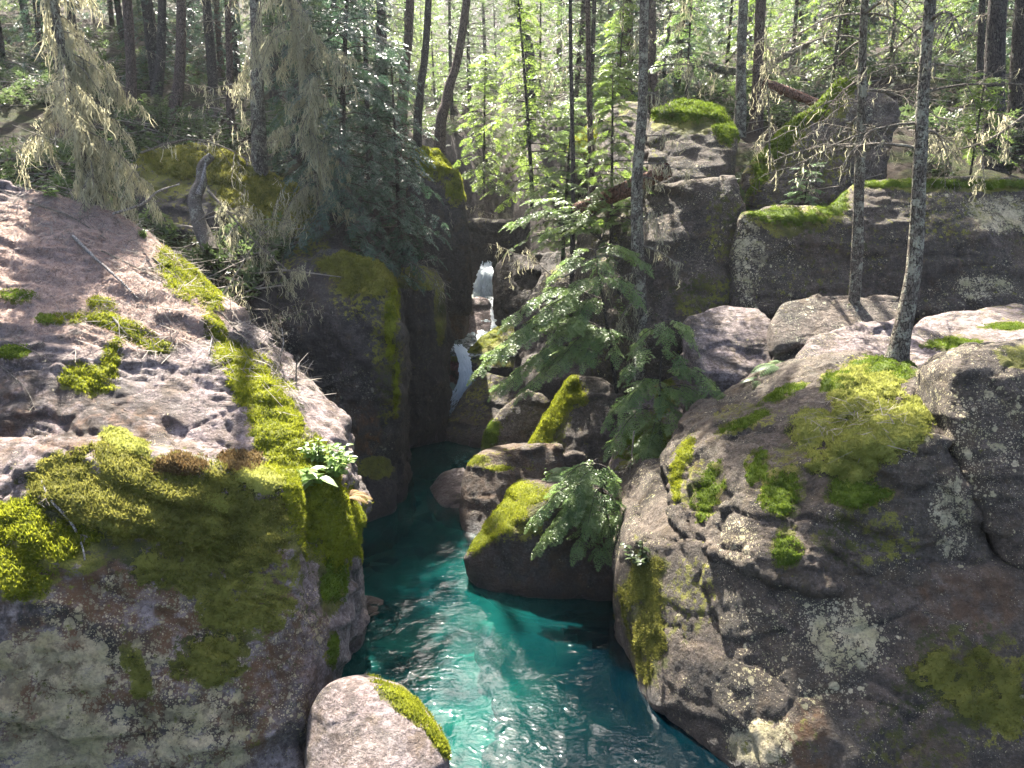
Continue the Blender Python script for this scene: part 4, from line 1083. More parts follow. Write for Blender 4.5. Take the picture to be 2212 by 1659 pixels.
def strands(A, pts, n, ln, rg, mat=1, width=0.0062):
    """hanging beard lichen from along the points"""
    pts = np.asarray(pts)
    for _ in range(n):
        s = rg.random() * (len(pts) - 1.001); i = int(s)
        q = pts[i] + (pts[i + 1] - pts[i]) * (s - i) + rg.normal(0, 0.012, 3)
        l = ln * rg.uniform(0.25, 1.25)
        m = 4
        w_ = width * rg.uniform(0.6, 1.6)
        a = rg.random() * math.pi
        sx = np.array([math.cos(a), math.sin(a), 0.0])
        sway = rg.normal(0, 0.30, 3) * l
        V = []
        for k in range(m + 1):
            t = k / m
            c = q + np.array([0, 0, -l * t]) + sway * t * t + rg.normal(0, 0.022, 3) * (0.3 + t)
            ww = w_ * (0.6 + 1.2 * t) * (1 - t) ** 0.6 + 0.0015
            V += [c - sx * ww, c + sx * ww]
        F = [[2 * k, 2 * k + 1, 2 * k + 3, 2 * k + 2] for k in range(m)]
        A.add(np.array(V), F, np.clip(rg.normal(0.55, 0.22), 0, 1), mat)

def split_child(name, A, parent, mats, sub):
    """a part whose second material becomes a sub-part of its own"""
    one, two = Acc(), Acc()
    off = np.cumsum([0] + [len(v) for v in A.v])
    for k in range(len(A.v)):
        T = one if A.m[k][0] == 0 else two
        T.add(A.v[k], A.f[k] - off[k], A.t[k], 0)
    o = child(name, one, parent, mats[:1])
    if two.n:
        c = link(sub, two.build(sub, tuple(parent.location)), o, mats[1:]); c['kind'] = 'stuff'
    return o

def child(name, A, parent, mats, label=None, kind=None):
    o = link(name, A.build(name, tuple(parent.location)), parent, mats)
    if label: o['label'] = label
    if kind: o['kind'] = kind
    return o

def tall_tree(name, label, ctrl, dia, height, bark, crown=None, crown_s=1.0, crown_z=None, dead=(), group=None, seed=0, cat='tree', ndead=0, dead_l=(0.6, 1.6), beard=0.3, zrange=(0.15, 0.8), taper=0.55, roots=False, wob=0.10, dead_r=0.027, az_bias=None):
    rg = np.random.default_rng(seed + 500)
    path = trunk_path(ctrl, height, 34, not roots)
    n = len(path)
    e = empty(name, path[0])
    rad = np.linspace(dia / 2, dia / 2 * (1 - taper), n)
    zz = path[:, 2] - path[0, 2]
    rad = rad * (1 + (0.75 if roots else 0.35) * np.exp(-zz / 0.35))
    V, F = tube(path, rad, 14, wob, seed)
    A = Acc(); A.add(V, F)
    child('trunk', A, e, (M[bark],))
    ax = axis_of(path)
    if crown is not None:
        cz = crown_z if crown_z is not None else (path[-1, 2] - path[0, 2]) - 10.5 * crown_s
        c = bpy.data.objects.new('crown', HIGH[crown]); COL.objects.link(c)
        c.parent = e
        c.location = (ax(cz) + np.array([0, 0, cz])).tolist()
        c.scale = (crown_s,) * 3
        c.rotation_euler = (0, 0, rg.random() * 6)
    for k in range(ndead):
        z = height * (zrange[0] + (zrange[1] - zrange[0]) * (k + rg.random()) / ndead)
        i = np.searchsorted(zz, z); i = min(max(i, 1), n - 1)
        az = rg.random() * 6.283 if az_bias is None else az_bias + rg.normal(0, 0.9)
        B = Acc()
        L = rg.uniform(*dead_l)
        dead_branch(B, path[i], (math.cos(az), math.sin(az), rg.uniform(-0.1, 0.35)), L, dead_r * rg.uniform(0.6, 1.2), rg, rg.uniform(0.25, 0.6), 12 if ndead > 15 else 8, beard)
        split_child('branch', B, e, (M['twig'], M['beard']), 'lichen')
    tag(e, label, cat, group)
    return e, path

#---- trunks that stand out
T1, p1 = tall_tree('conifer', 'slender lichened tree leaning from the cracked boulder at the right', [(1935, 778, 11.95), (1952, 700, 12.0), (1976, 560, 12.1), (1988, 330, 12.2), (2010, 0, 12.5)], 0.30, 15, 'bark_flaky', 0, 0.75, seed=1, ndead=22, dead_l=(0.7, 1.9), beard=0.15, zrange=(0.22, 0.6), roots=True)
T2, p2 = tall_tree('conifer', 'thin straight trunk with dead twigs standing before the great tilted boulder', [(1846, 640, 15.2), (1856, 400, 15.3), (1862, 200, 15.4), (1868, 0, 15.5)], 0.26, 13, 'bark_flaky', None, 0.7, seed=2, ndead=28, dead_l=(0.8, 2.0), beard=0.12, zrange=(0.36, 0.75))
T3, p3 = tall_tree('conifer', 'thick lichen-flecked trunk right of centre rising past the shaded cliff', [(1384, 725, 16.3), (1378, 560, 16.4), (1376, 400, 16.5), (1388, 230, 16.6), (1392, 0, 16.8)], 0.34, 15, 'bark_flaky', 0, 0.6, seed=3, ndead=12, dead_l=(0.6, 1.7), beard=0.9, zrange=(0.12, 0.6))
T4, p4 = tall_tree('conifer', 'slim brown trunk beside the fallen red log', [(1280, 485, 20), (1274, 250, 20.1), (1270, 0, 20.3)], 0.21, 14, 'bark_brown', 1, 0.7, seed=4, ndead=10, dead_l=(0.6, 1.8), beard=0.4)
T5, p5 = tall_tree('conifer', 'pale thick trunk at upper left above the moss mound', [(563, 375, 20.0), (556, 180, 20.1), (552, 0, 20.3)], 0.46, 18, 'bark_flaky', None, 0.8, seed=5, ndead=8, dead_l=(0.8, 2.2), beard=0.6, zrange=(0.1, 0.5))
specs = [
 ('cedar_tree', 'leftmost brown cedar trunk in the shaded forest', [(284, 245, 27), (275, 0, 27.4)], 0.48, 20, 'bark_brown', 0),
 ('cedar_tree', 'brown cedar trunk second from the left behind green shrubs', [(378, 240, 27), (392, 0, 27.4)], 0.50, 20, 'bark_brown', 1),
 ('cedar_tree', 'slim brown cedar between the shrubs and the pale thick trunk', [(497, 225, 27), (491, 0, 27.3)], 0.32, 18, 'bark_brown', None),
 ('cedar_tree', 'dark trunk standing farther back between the two brown cedars', [(335, 215, 31), (350, 0, 31.5)], 0.42, 20, 'bark_dark', 1),
 ('conifer', 'dark trunk left of the paired leaning trunks at top centre', [(815, 330, 28), (818, 150, 28), (822, 0, 28.2)], 0.42, 18, 'bark_dark', None),
 ('conifer', 'straight greyish trunk at top centre behind the cedar boughs', [(866, 300, 27), (876, 130, 27.2), (886, 0, 27.4)], 0.48, 18, 'bark_brown', None),
 ('conifer', 'dark mossy-footed trunk beside the golden moss cap', [(903, 335, 24.4), (908, 200, 24.6), (926, 0, 25)], 0.34, 17, 'bark_dark', None),
 ('conifer', 'thick trunk leaning right at top centre', [(950, 330, 25.2), (968, 200, 25.6), (1008, 0, 26.2)], 0.44, 19, 'bark_brown', None),
 ('conifer', 'left of the twin trunks above the moss-capped boulder', [(1600, 235, 25.5), (1606, 0, 26)], 0.46, 19, 'bark_flaky', None),
 ('conifer', 'right of the twin trunks above the moss-capped boulder', [(1636, 225, 26.5), (1644, 0, 27)], 0.50, 19, 'bark_brown', 1),
 ('conifer', 'broad dark trunk near the right edge behind the boulder wall', [(2148, 385, 20.5), (2156, 0, 21)], 0.60, 18, 'bark_dark', 0),
 ('conifer', 'heavy shaded trunk cut by the right edge of the frame', [(2200, 390, 22), (2212, 0, 22.5)], 0.60, 19, 'bark_dark', 1),
 ('conifer', 'thin trunk just left of the broad dark one at the right', [(2118, 370, 23.5), (2122, 0, 24)], 0.24, 16, 'bark_dark', 0),
 ('cedar_tree', 'added cedar behind the grey lichen shroud, its crown shading the moss mound', [(640, 330, 25), (640, 0, 25.3)], 0.36, 13, 'bark_dark', 0),  # tree added so its crown shades the moss mound and gorge wall
 ('conifer', 'far trunk leaning left at the very top centre', [(1145, 130, 36), (1110, -60, 37)], 0.55, 18, 'bark_dark', None),
 ('conifer', 'thin dark trunk right of the bright young hemlock', [(1238, 470, 19.6), (1236, 260, 19.8), (1232, 0, 20)], 0.15, 14.5, 'bark_dark', None),
 ('conifer', 'stout trunk behind the thick lichen-flecked one', [(1412, 215, 27), (1408, 0, 27.5)], 0.42, 18, 'bark_brown', None),
]
for k, (nm, lab, ctrl, dia, H, bark, cr) in enumerate(specs):
    tall_tree(nm, lab, ctrl, dia, H, bark, cr, 1.12 if H == 14.5 else 0.85, seed=20 + k, ndead=5, dead_l=(0.6, 1.8), beard=0.25, zrange=(0.08, 0.45))

# ---- forest farther back, copies sharing their meshes
def back_tree_proto(H, z0, nb, Lmax, seed, mat, bark, dia):
    path = np.stack([0.15 * np.sin(np.linspace(0, 3, 16) + seed), np.zeros(16), np.linspace(-0.4, H, 16)], 1)
    A = Acc(); V, F = tube(path, np.linspace(dia / 2, 0.02, 16), 8, 0.1, seed); A.add(V, F)
    tr = A.build('trunk'); tr.materials.append(M[bark])
    cr = radial_crown(H, z0, nb, Lmax, FAR, 0.85, 0.36, seed, pitch=0.05, droop=0.3, hang=0.35).build('crown')
    cr.materials.append(M[mat]); cr.materials.append(M['bark_dark'])
    return tr, cr
BT = [back_tree_proto(9, 0.6, 75, 2.0, 201, 'far', 'bark_dark', 0.22), back_tree_proto(15, 4.0, 80, 2.4, 202, 'far', 'bark_brown', 0.40),
      back_tree_proto(6, 0.3, 60, 1.7, 203, 'young', 'bark_dark', 0.14), back_tree_proto(16, 7.5, 115, 3.0, 204, 'far', 'bark_dark', 0.44),
      back_tree_proto(12, 0.4, 120, 2.3, 205, 'cedar', 'bark_brown', 0.34)]
rgb = np.random.default_rng(77)
def back_tree(x, y, kind, s, label, group):
    e = empty('conifer', (x, y, float(ground_z(np.array([x]), np.array([y]))[0])))
    for nm, me in zip(('trunk', 'crown'), BT[kind]):
        o = bpy.data.objects.new(nm, me); COL.objects.link(o); o.parent = e
    e.rotation_euler = (rgb.normal(0, 0.02), rgb.normal(0, 0.02), rgb.random() * 6.28)
    e.scale = (s, s, s * rgb.uniform(0.95, 1.15))
    tag(e, label, 'tree', group)
def at_col(px, Y): return (px - 1106) / FPX * (Y * CP - 2 * SP)
far_list = []
for Y in (30, 33, 36, 39.5, 43, 47, 52, 58, 66, 76):
    npx = int(6 + (Y - 28) * 0.16)
    for i in range(npx):
        px = -150 + 2500 * (i + rgb.uniform(0.1, 0.9)) / npx
        if 960 < px < 1120 and Y < 36: continue
        if Y < 31 and 250 < px < 700: continue
        if Y < 34 and 1450 < px < 1700: continue
        far_list.append((px, Y + rgb.normal(0, 1.0)))
for i in range(12):  # extra trees added for canopy shade on the left slope
    far_list.append((-250 + 1000 * rgb.random(), rgb.uniform(38, 66)))
for i in range(18):  # tall-crowned trees added to keep sun off the left forest floor
    far_list.append((-350 + 1080 * (i + rgb.random()) / 18, rgb.uniform(33, 47)))
for i in range(16):
    far_list.append((1180 + 1100 * (i + rgb.random()) / 16, rgb.uniform(29.5, 41)))
FILL = set(p for p, _ in far_list[-16:])
TALL = set(p for p, _ in far_list[-34:-16])
far_list.sort()
ONES = 'first second third fourth fifth sixth seventh eighth ninth tenth eleventh twelfth thirteenth fourteenth fifteenth sixteenth seventeenth eighteenth nineteenth'.split()
TENS = {2: 'twenty', 3: 'thirty', 4: 'forty', 5: 'fifty', 6: 'sixty', 7: 'seventy', 8: 'eighty'}
def ordinal(n):
    if n < 20: return ONES[n - 1]
    a, b = divmod(n, 10)
    return TENS[a] + '-' + ONES[b - 1] if b else TENS[a][:-1] + 'ieth'
count = {}
for px, Y in far_list:
    left = px < 760; mid = 760 <= px < 1330
    kind = rgb.choice([4, 4, 4, 3, 0]) if left else (rgb.choice([0, 2, 2, 0, 1]) if mid else rgb.choice([1, 4, 0, 4, 2, 0]))
    if left: lab, g = '%s far conifer from the left on the dark slope at upper left', 'conifers on the dark left slope'
    elif mid: lab, g = '%s far sunlit conifer from the left up the valley at top centre', 'sunlit conifers up the valley'
    else: lab, g = '%s far conifer from the left in the forest behind the right boulders', 'conifers behind the right bank'
    if px in TALL: kind = 3
    if px in FILL: kind = rgb.choice([0, 4, 2])
    count[g] = count.get(g, 0) + 1
    lab = lab % ordinal(count[g])
    back_tree(at_col(px, Y), Y, int(kind), rgb.uniform(0.8, 1.25) * (1.15 if px in TALL else 1), lab, g)

# ---- conifers with foliage in view
def leafy(name, label, base, H, z0, nb, Lmax, protos, size, step, mat, seed, lean=(0, 0), dia=0.12, bark='bark_dark', pitch=0.05, droop=0.35, hang=0.35, tint=0.5, shape=0.85, minl=0.25):
    t = np.linspace(0, 1, 18)
    path = np.stack([base[0] + lean[0] * t ** 1.3, base[1] + lean[1] * t ** 1.3, base[2] - 0.3 + (H + 0.3) * t], 1)
    e = empty(name, base)
    A = Acc(); V, F = tube(path, np.linspace(dia / 2, 0.012, 18), 9, 0.1, seed); A.add(V, F)
    child('trunk', A, e, (M[bark],))
    ax = axis_of(path)
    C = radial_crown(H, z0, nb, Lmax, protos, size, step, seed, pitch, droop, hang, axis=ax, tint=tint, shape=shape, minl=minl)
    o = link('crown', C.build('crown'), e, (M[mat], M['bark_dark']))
    tag(e, label, 'tree')
    return e
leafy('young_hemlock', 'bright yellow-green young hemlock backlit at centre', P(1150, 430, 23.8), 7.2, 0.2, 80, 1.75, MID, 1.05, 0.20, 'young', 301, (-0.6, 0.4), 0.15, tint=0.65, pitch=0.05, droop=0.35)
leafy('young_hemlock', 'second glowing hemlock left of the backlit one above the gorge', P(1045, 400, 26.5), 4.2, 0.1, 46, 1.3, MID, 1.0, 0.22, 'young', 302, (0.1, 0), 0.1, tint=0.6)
leafy('hemlock', 'dark green hemlock whose boughs hang over the upper pool', P(1215, 560, 21.3), 4.3, 0.4, 56, 1.75, NEAR, 1.0, 0.17, 'hemlock', 303, (0.2, -0.2), 0.13, hang=0.3, tint=0.55)
leafy('young_hemlock', 'small sunny hemlock beside the thin brown trunk at centre right', P(1330, 330, 24.6), 5.0, 0.3, 44, 1.3, MID, 1.0, 0.24, 'young', 309, (0.1, 0), 0.1, tint=0.5)
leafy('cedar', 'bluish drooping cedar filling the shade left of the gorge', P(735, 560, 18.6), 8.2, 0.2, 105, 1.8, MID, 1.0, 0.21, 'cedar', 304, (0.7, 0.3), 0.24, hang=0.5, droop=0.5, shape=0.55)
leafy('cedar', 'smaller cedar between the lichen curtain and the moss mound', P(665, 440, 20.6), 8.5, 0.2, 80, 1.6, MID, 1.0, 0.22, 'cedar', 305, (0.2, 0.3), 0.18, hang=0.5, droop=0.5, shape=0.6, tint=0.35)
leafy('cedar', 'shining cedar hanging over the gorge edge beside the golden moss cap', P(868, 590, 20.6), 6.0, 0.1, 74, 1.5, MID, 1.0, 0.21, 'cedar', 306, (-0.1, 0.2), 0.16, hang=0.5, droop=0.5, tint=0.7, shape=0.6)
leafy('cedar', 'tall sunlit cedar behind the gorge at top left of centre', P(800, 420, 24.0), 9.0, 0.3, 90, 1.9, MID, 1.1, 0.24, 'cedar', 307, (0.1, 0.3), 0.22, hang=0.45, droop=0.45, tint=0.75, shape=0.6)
leafy('young_hemlock', 'pale feathery hemlock beyond the thin trunk at the far right', P(2100, 350, 18.6), 2.0, 0.2, 26, 0.95, MID, 0.9, 0.2, 'young', 308, (0, 0), 0.06, tint=0.4)
leafy('sapling', 'tiny feathery sapling in the notch under the great tilted boulder', P(1737, 452, 18.2), 1.0, 0.1, 14, 0.55, NEAR, 0.7, 0.16, 'fern', 310, (0, 0), 0.025, tint=0.3, pitch=0.25)
leafy('hemlock', 'dark bough-laden hemlock right of the thick lichen-flecked trunk top', P(1480, 240, 22.5), 3.6, 1.0, 30, 1.4, MID, 1.0, 0.22, 'hemlock', 311, (0, 0), 0.10, tint=0.4)

leafy('hemlock', 'leafy hemlock clinging to the rock left of the thick lichen-flecked trunk', P(1320, 500, 18.0), 3.6, 0.2, 46, 1.25, NEAR, 1.0, 0.18, 'young', 312, (-0.1, -0.1), 0.09, hang=0.3, tint=0.45)

def boughed(name, label, trunk, ends, mat, seed, dia=0.09, size=0.95, step=0.13, protos=NEAR, tint=0.5, sag=0.22, hang=0.35):
    rg = np.random.default_rng(seed)
    path = spline([P(*p) for p in trunk], 16)
    e = empty(name, path[0])
    A = Acc(); V, F = tube(path, np.linspace(dia / 2, 0.012, 16), 8, 0.1, seed); A.add(V, F)
    child('trunk', A, e, (M['bark_dark'],))
    C = Acc()
    for (px, py, Y) in ends:
        q = P(px, py, Y)
        # leave the trunk a little above the height of the tip
        i = int(np.argmin(np.abs(path[:, 2] - (q[2] + 0.35))))
        a = path[i]
        mid = (a + q) / 2 + np.array([0, 0, sag * np.linalg.norm(q - a)])
        bough(C, spline([a, mid, q], 7), protos, size * 1.15, step * 0.85, rg, tint, r=0.014, start=0.18, hang=hang)
    child('crown', C, e, (M[mat], M['bark_dark']))
    tag(e, label, 'tree')
boughed('hemlock', 'broad drooping hemlock over the boulders at centre', [(1335, 870, 15.7), (1310, 700, 15.7), (1285, 540, 15.8)],
        [(1120, 715, 14.9), (1030, 800, 14.5), (1075, 835, 14.5), (1190, 600, 15.6), (1200, 790, 14.5), (1380, 640, 15.2), (1230, 560, 15.8), (1265, 770, 14.6), (1395, 570, 15.8), (1210, 660, 15.0), (1150, 780, 14.6), (1095, 690, 15.2), (1060, 760, 14.8), (1330, 760, 14.8), (1290, 600, 15), (1130, 840, 14.4), (1240, 700, 14.8)],
        'hemlock', 401, 0.10, 1.05, 0.12)
boughed('hemlock', 'dense dark hemlock left of the sunlit block, boughs fanning right', [(1430, 1030, 13.9), (1425, 850, 14.0), (1432, 690, 14.2)],
        [(1350, 800, 13.9), (1370, 745, 14.2), (1500, 735, 14), (1560, 850, 13.4), (1545, 890, 13.3), (1480, 790, 13.8), (1425, 860, 13.5), (1350, 880, 13.4), (1315, 900, 13.6), (1320, 960, 13.2), (1400, 970, 13), (1465, 930, 13.1), (1520, 905, 13.2), (1390, 1020, 12.9), (1440, 720, 13.9), (1360, 1050, 12.8)],
        'hemlock', 402, 0.09, 1.0, 0.12)
boughed('hemlock', 'small hemlock draped over the prow-shaped boulder', [(1320, 1170, 12.0), (1305, 1080, 12.0), (1290, 990, 12.1)],
        [(1150, 1120, 11.5), (1165, 1175, 11.3), (1200, 1060, 11.8), (1245, 1185, 11.2), (1295, 1195, 11.25), (1345, 1120, 11.6), (1335, 1050, 11.9), (1215, 1120, 11.4), (1265, 1040, 11.8), (1270, 1130, 11.3), (1320, 1170, 11.4), (1190, 1150, 11.3), (1230, 1080, 11.5)],
        'hemlock', 403, 0.06, 0.85, 0.10, tint=0.45)
boughed('hemlock', 'sparse hemlock above the midstream boulders beside the thick trunk', [(1400, 720, 16.6), (1340, 640, 17), (1300, 520, 17.4)],
        [(1230, 450, 17.5), (1150, 430, 18), (1330, 440, 17), (1100, 480, 18), (1250, 400, 18), (1180, 500, 17.4), (1320, 560, 16.8)], 'hemlock', 404, 0.08, 1.0, 0.14, tint=0.6)

# ---- bearded dead trees
def draped(label, ctrl, height, dia, seed, nb, dl, beard, blen, trunk_beard, droop=(0.5, 1.1), zr=(0.05, 0.95)):
    rg = np.random.default_rng(seed)
    path = trunk_path(ctrl, height, 34, False)
    e = empty('dead_conifer', path[0])
    A = Acc(); V, F = tube(path, np.linspace(dia / 2, dia / 5, len(path)), 10, 0.12, seed); A.add(V, F)
    child('trunk', A, e, (M['bark_flaky'],))
    B = Acc()
    ring = path[1:] + rg.normal(0, dia * 0.5, path[1:].shape)
    for _ in range(4):
        strands(B, path[1:] + rg.normal(0, dia * 0.55, path[1:].shape), trunk_beard // 3, blen * 1.2, rg, 0, 0.009)
    child('lichen', B, e, (M['beard'],), kind='stuff')
    for k in range(nb):
        i = int(len(path) * (zr[0] + (zr[1] - zr[0]) * (k + rg.random()) / nb)); i = min(max(i, 1), len(path) - 1)
        az = rg.random() * 6.283
        C = Acc()
        dead_branch(C, path[i], (math.cos(az), math.sin(az), rg.uniform(-0.3, 0.2)), rg.uniform(*dl), 0.016, rg, rg.uniform(*droop), 8, beard, blen=blen, wig=0.15)
        split_child('branch', C, e, (M['twig'], M['beard']), 'lichen')
    tag(e, label, 'tree')
draped('dead tree hung with thick sunlit beard lichen at the upper left corner', [(215, 440, 13.4), (185, 330, 13.3), (150, 180, 13.3), (115, 0, 13.3)], 7.5, 0.24, 601, 18, (0.6, 1.5), 3.4, 0.30, 1900, zr=(0.06, 0.8))
draped('shaded dead conifer shrouded in grey-green lichen right of the pale thick trunk', [(690, 430, 18.2), (672, 280, 18.2), (650, 120, 18.2), (625, 0, 18.2)], 8, 0.13, 602, 24, (0.5, 1.3), 2.8, 0.34, 1500, zr=(0.05, 0.8))
draped('small dead lichened sapling hanging in front of the great tilted boulder', [(1665, 350, 18.4), (1660, 230, 18.4), (1655, 140, 18.4)], 3.2, 0.05, 603, 14, (0.25, 0.55), 0.7, 0.2, 50)

# ---- snag, logs and fallen branches
def limb(name, label, ctrl, r0, r1, mat, cat, seed=0, twigs=0, beard=0.0, tw_len=0.35, kids=()):
    path = spline([P(*p) if len(p) == 3 else surf(p[0], p[1], ['slab'])[0] + np.array([0, -0.01, 0.02 + r0 * 0.6]) for p in ctrl], max(10, 4 * len(ctrl)))
    rg = np.random.default_rng(seed + 900)
    e = empty(name, path[0])
    A = Acc(); V, F = tube(path, np.linspace(r0, r1, len(path)), 12 if r0 > 0.03 else 5, 0.5 if mat == 'silver' else 0.25, seed); A.add(V, F)
    child('stem', A, e, (M[mat],))
    for k in range(twigs):
        i = rg.integers(2, len(path) - 1)
        d = path[i] - path[i - 1]; d /= np.linalg.norm(d)
        B = Acc()
        sd = rg.normal(0, 1, 3) + np.array([0, 0, 0.4]); sd -= d * (sd @ d); sd /= np.linalg.norm(sd)
        dead_branch(B, path[i], d * 0.6 + sd * 0.8, tw_len * rg.uniform(0.5, 1.4), r0 * 0.4, rg, 0.2, 6, beard)
        split_child('twig', B, e, (M['twig'], M['beard']), 'lichen')
    tag(e, label, cat)
    return e
limb('snag', 'twisted weathered grey snag on the shaded moss mound', [(456, 545, 16.2), (430, 480, 16.6), (421, 430, 16.8), (434, 395, 17.0), (436, 360, 17.1), (458, 336, 17.2)], 0.17, 0.085, 'twig', 'snag', 1)
limb('snag', 'short pale split spike beside the twisted grey snag', [(428, 420, 16.7), (440, 380, 16.75), (444, 352, 16.9)], 0.06, 0.02, 'silver', 'snag', 2)
limb('dead_branch', 'arching dead branch over the top of the twisted snag', [(305, 330, 17.2), (370, 308, 17.1), (430, 302, 17.2), (500, 325, 17.0), (540, 350, 16.8)], 0.03, 0.012, 'twig', 'branch', 3, 9, 0.3, 0.8)
limb('dead_branch', 'long lichened dead branch slanting down the shaded gully', [(450, 412, 16.6), (490, 455, 16.2), (560, 530, 15.6), (640, 600, 15.2)], 0.035, 0.012, 'twig', 'branch', 4, 12, 1.2, 0.8)
limb('dead_branch', 'bowed dead branch curving below the snag', [(425, 480, 16.2), (465, 458, 16.1), (520, 468, 15.9), (595, 530, 15.5)], 0.022, 0.008, 'twig', 'branch', 5, 9, 0.5, 0.6)
limb('dead_branch', 'bare forked branches reaching from the gully below the moss mound', [(480, 640, 14.6), (530, 560, 15.2), (600, 450, 15.9)], 0.02, 0.006, 'twig', 'branch', 6, 10, 0.5, 0.7)
limb('dead_branch', 'tangled bare branches at the foot of the gully behind the slab', [(470, 690, 13.6), (540, 640, 14.2), (640, 690, 14.6)], 0.018, 0.006, 'twig', 'branch', 7, 14, 0.3, 0.7)
limb('fallen_log', 'reddish fallen log leaning behind the slim brown trunk', [(1445, 365, 17.3), (1350, 410, 17.8), (1245, 458, 18.4)], 0.17, 0.20, 'log_red', 'log', 8, 3, 0.2, 0.6)
limb('dead_branch', 'mossy curved branch reaching over the upper pool', [(1390, 560, 16.6), (1290, 555, 17.2), (1210, 600, 17.8), (1150, 560, 18.6), (1100, 545, 19.0)], 0.03, 0.012, 'twig', 'branch', 9, 9, 0.5, 0.6)
limb('fallen_log', 'mossy log lying behind the great tilted boulder', [(1650, 180, 24), (1720, 205, 23.5), (1800, 240, 22.8)], 0.16, 0.12, 'log_red', 'log', 10, 2, 0.2, 0.6)
limb('fallen_log', 'pale fallen log on the forest floor left of the twin trunks', [(1480, 130, 33), (1560, 150, 32), (1680, 165, 31)], 0.2, 0.14, 'bark_flaky', 'log', 11, 3, 0.2, 0.8)
limb('fallen_log', 'grey fallen trunk under the dead twigs at upper right', [(1640, 150, 30), (1760, 90, 31), (1900, 40, 32)], 0.14, 0.08, 'bark_flaky', 'log', 12, 5, 0.3, 1.0)
limb('dead_branch', 'drooping lichened branch crossing the right edge of the frame', [(2240, 230, 14.5), (2140, 300, 14.2), (2050, 325, 14.0), (1985, 318, 13.8)], 0.03, 0.01, 'twig', 'branch', 13, 12, 0.8, 0.6)
limb('dead_branch', 'twiggy dead bush overhanging the black gorge wall', [(880, 560, 19.6), (920, 590, 19.0), (960, 640, 18.7)], 0.02, 0.006, 'twig', 'branch', 14, 22, 0.1, 0.6)
limb('dead_branch', 'brown drooping root tangle below the small hemlock', [(1370, 930, 12.9), (1360, 1020, 12.7), (1345, 1110, 12.5)], 0.015, 0.006, 'twig', 'branch', 15, 8, 0.2, 0.35)
# sticks lying on the left slab
sticks = [
 ('stick', 'crooked grey stick hanging over the moss brow of the slab', [(92, 1043), (112, 1085), (150, 1125), (172, 1165), (184, 1205), (182, 1258)], 0.016, 4),
 ('stick', 'pale stick lying along the needles near the slab ridge', [(160, 515), (205, 560), (255, 605), (300, 650)], 0.028, 0),
 ('dead_branch', 'branch with raised tip along the top of the slab', [(150, 500), (240, 468), (300, 452)], 0.03, 3),
 ('stick', 'bleached stick on the moss in the middle of the slab', [(245, 690), (275, 725)], 0.02, 0),
 ('stick', 'thin stick crossing the litter toward the bright ridge moss', [(220, 545), (330, 600), (420, 660)], 0.014, 3),
 ('stick', 'small white stick standing over the moss near the slab edge', [(460, 730), (452, 770)], 0.016, 0),
 ('stick', 'long thin twig leaning over the left edge of the slab', [(0, 790), (55, 840), (80, 890)], 0.010, 3),
 ('stick', 'forked twig at the left edge below the moss clumps', [(0, 735), (70, 760), (140, 810)], 0.009, 4),
 ('stick', 'sun-bleached stick near the top of the slab by the draped tree', [(60, 440), (150, 470), (230, 520)], 0.018, 3),
 ('stick', 'grey stick among the twigs on the upper ridge', [(330, 560), (400, 620), (470, 690)], 0.013, 4),
 ('stick', 'thin grey branch resting on the right ridge of the slab', [(480, 680), (560, 770), (620, 830)], 0.014, 5),
]
for k, (nm, lab, pts, r, tw) in enumerate(sticks):
    if all(surf(x, y, ['slab']) is not None for x, y in pts):
        limb(nm, lab, pts, r, r * 0.45, 'silver' if k in (0, 1, 3, 5) else 'twig', 'stick', 30 + k, tw, 0.0, 0.22)
    else: print('no slab under', lab)
limb('dead_branch', 'raised bare branch end above the top of the slab', [(245, 462, 12.8), (310, 440, 12.7), (340, 415, 12.6), (388, 398, 12.6)], 0.028, 0.014, 'silver', 'branch', 60, 2, 0, 0.2)
limb('dead_branch', 'bristling twigs standing up from the right ridge of the slab', [(600, 790, 11.3), (612, 740, 11.3), (605, 690, 11.4)], 0.014, 0.005, 'silver', 'branch', 61, 12, 0, 0.3)
limb('stick', 'upright broken twig near the tip of the slab', [(642, 850, 10.9), (640, 800, 11.0), (645, 765, 11.0)], 0.012, 0.008, 'twig', 'stick', 62, 2, 0, 0.15)

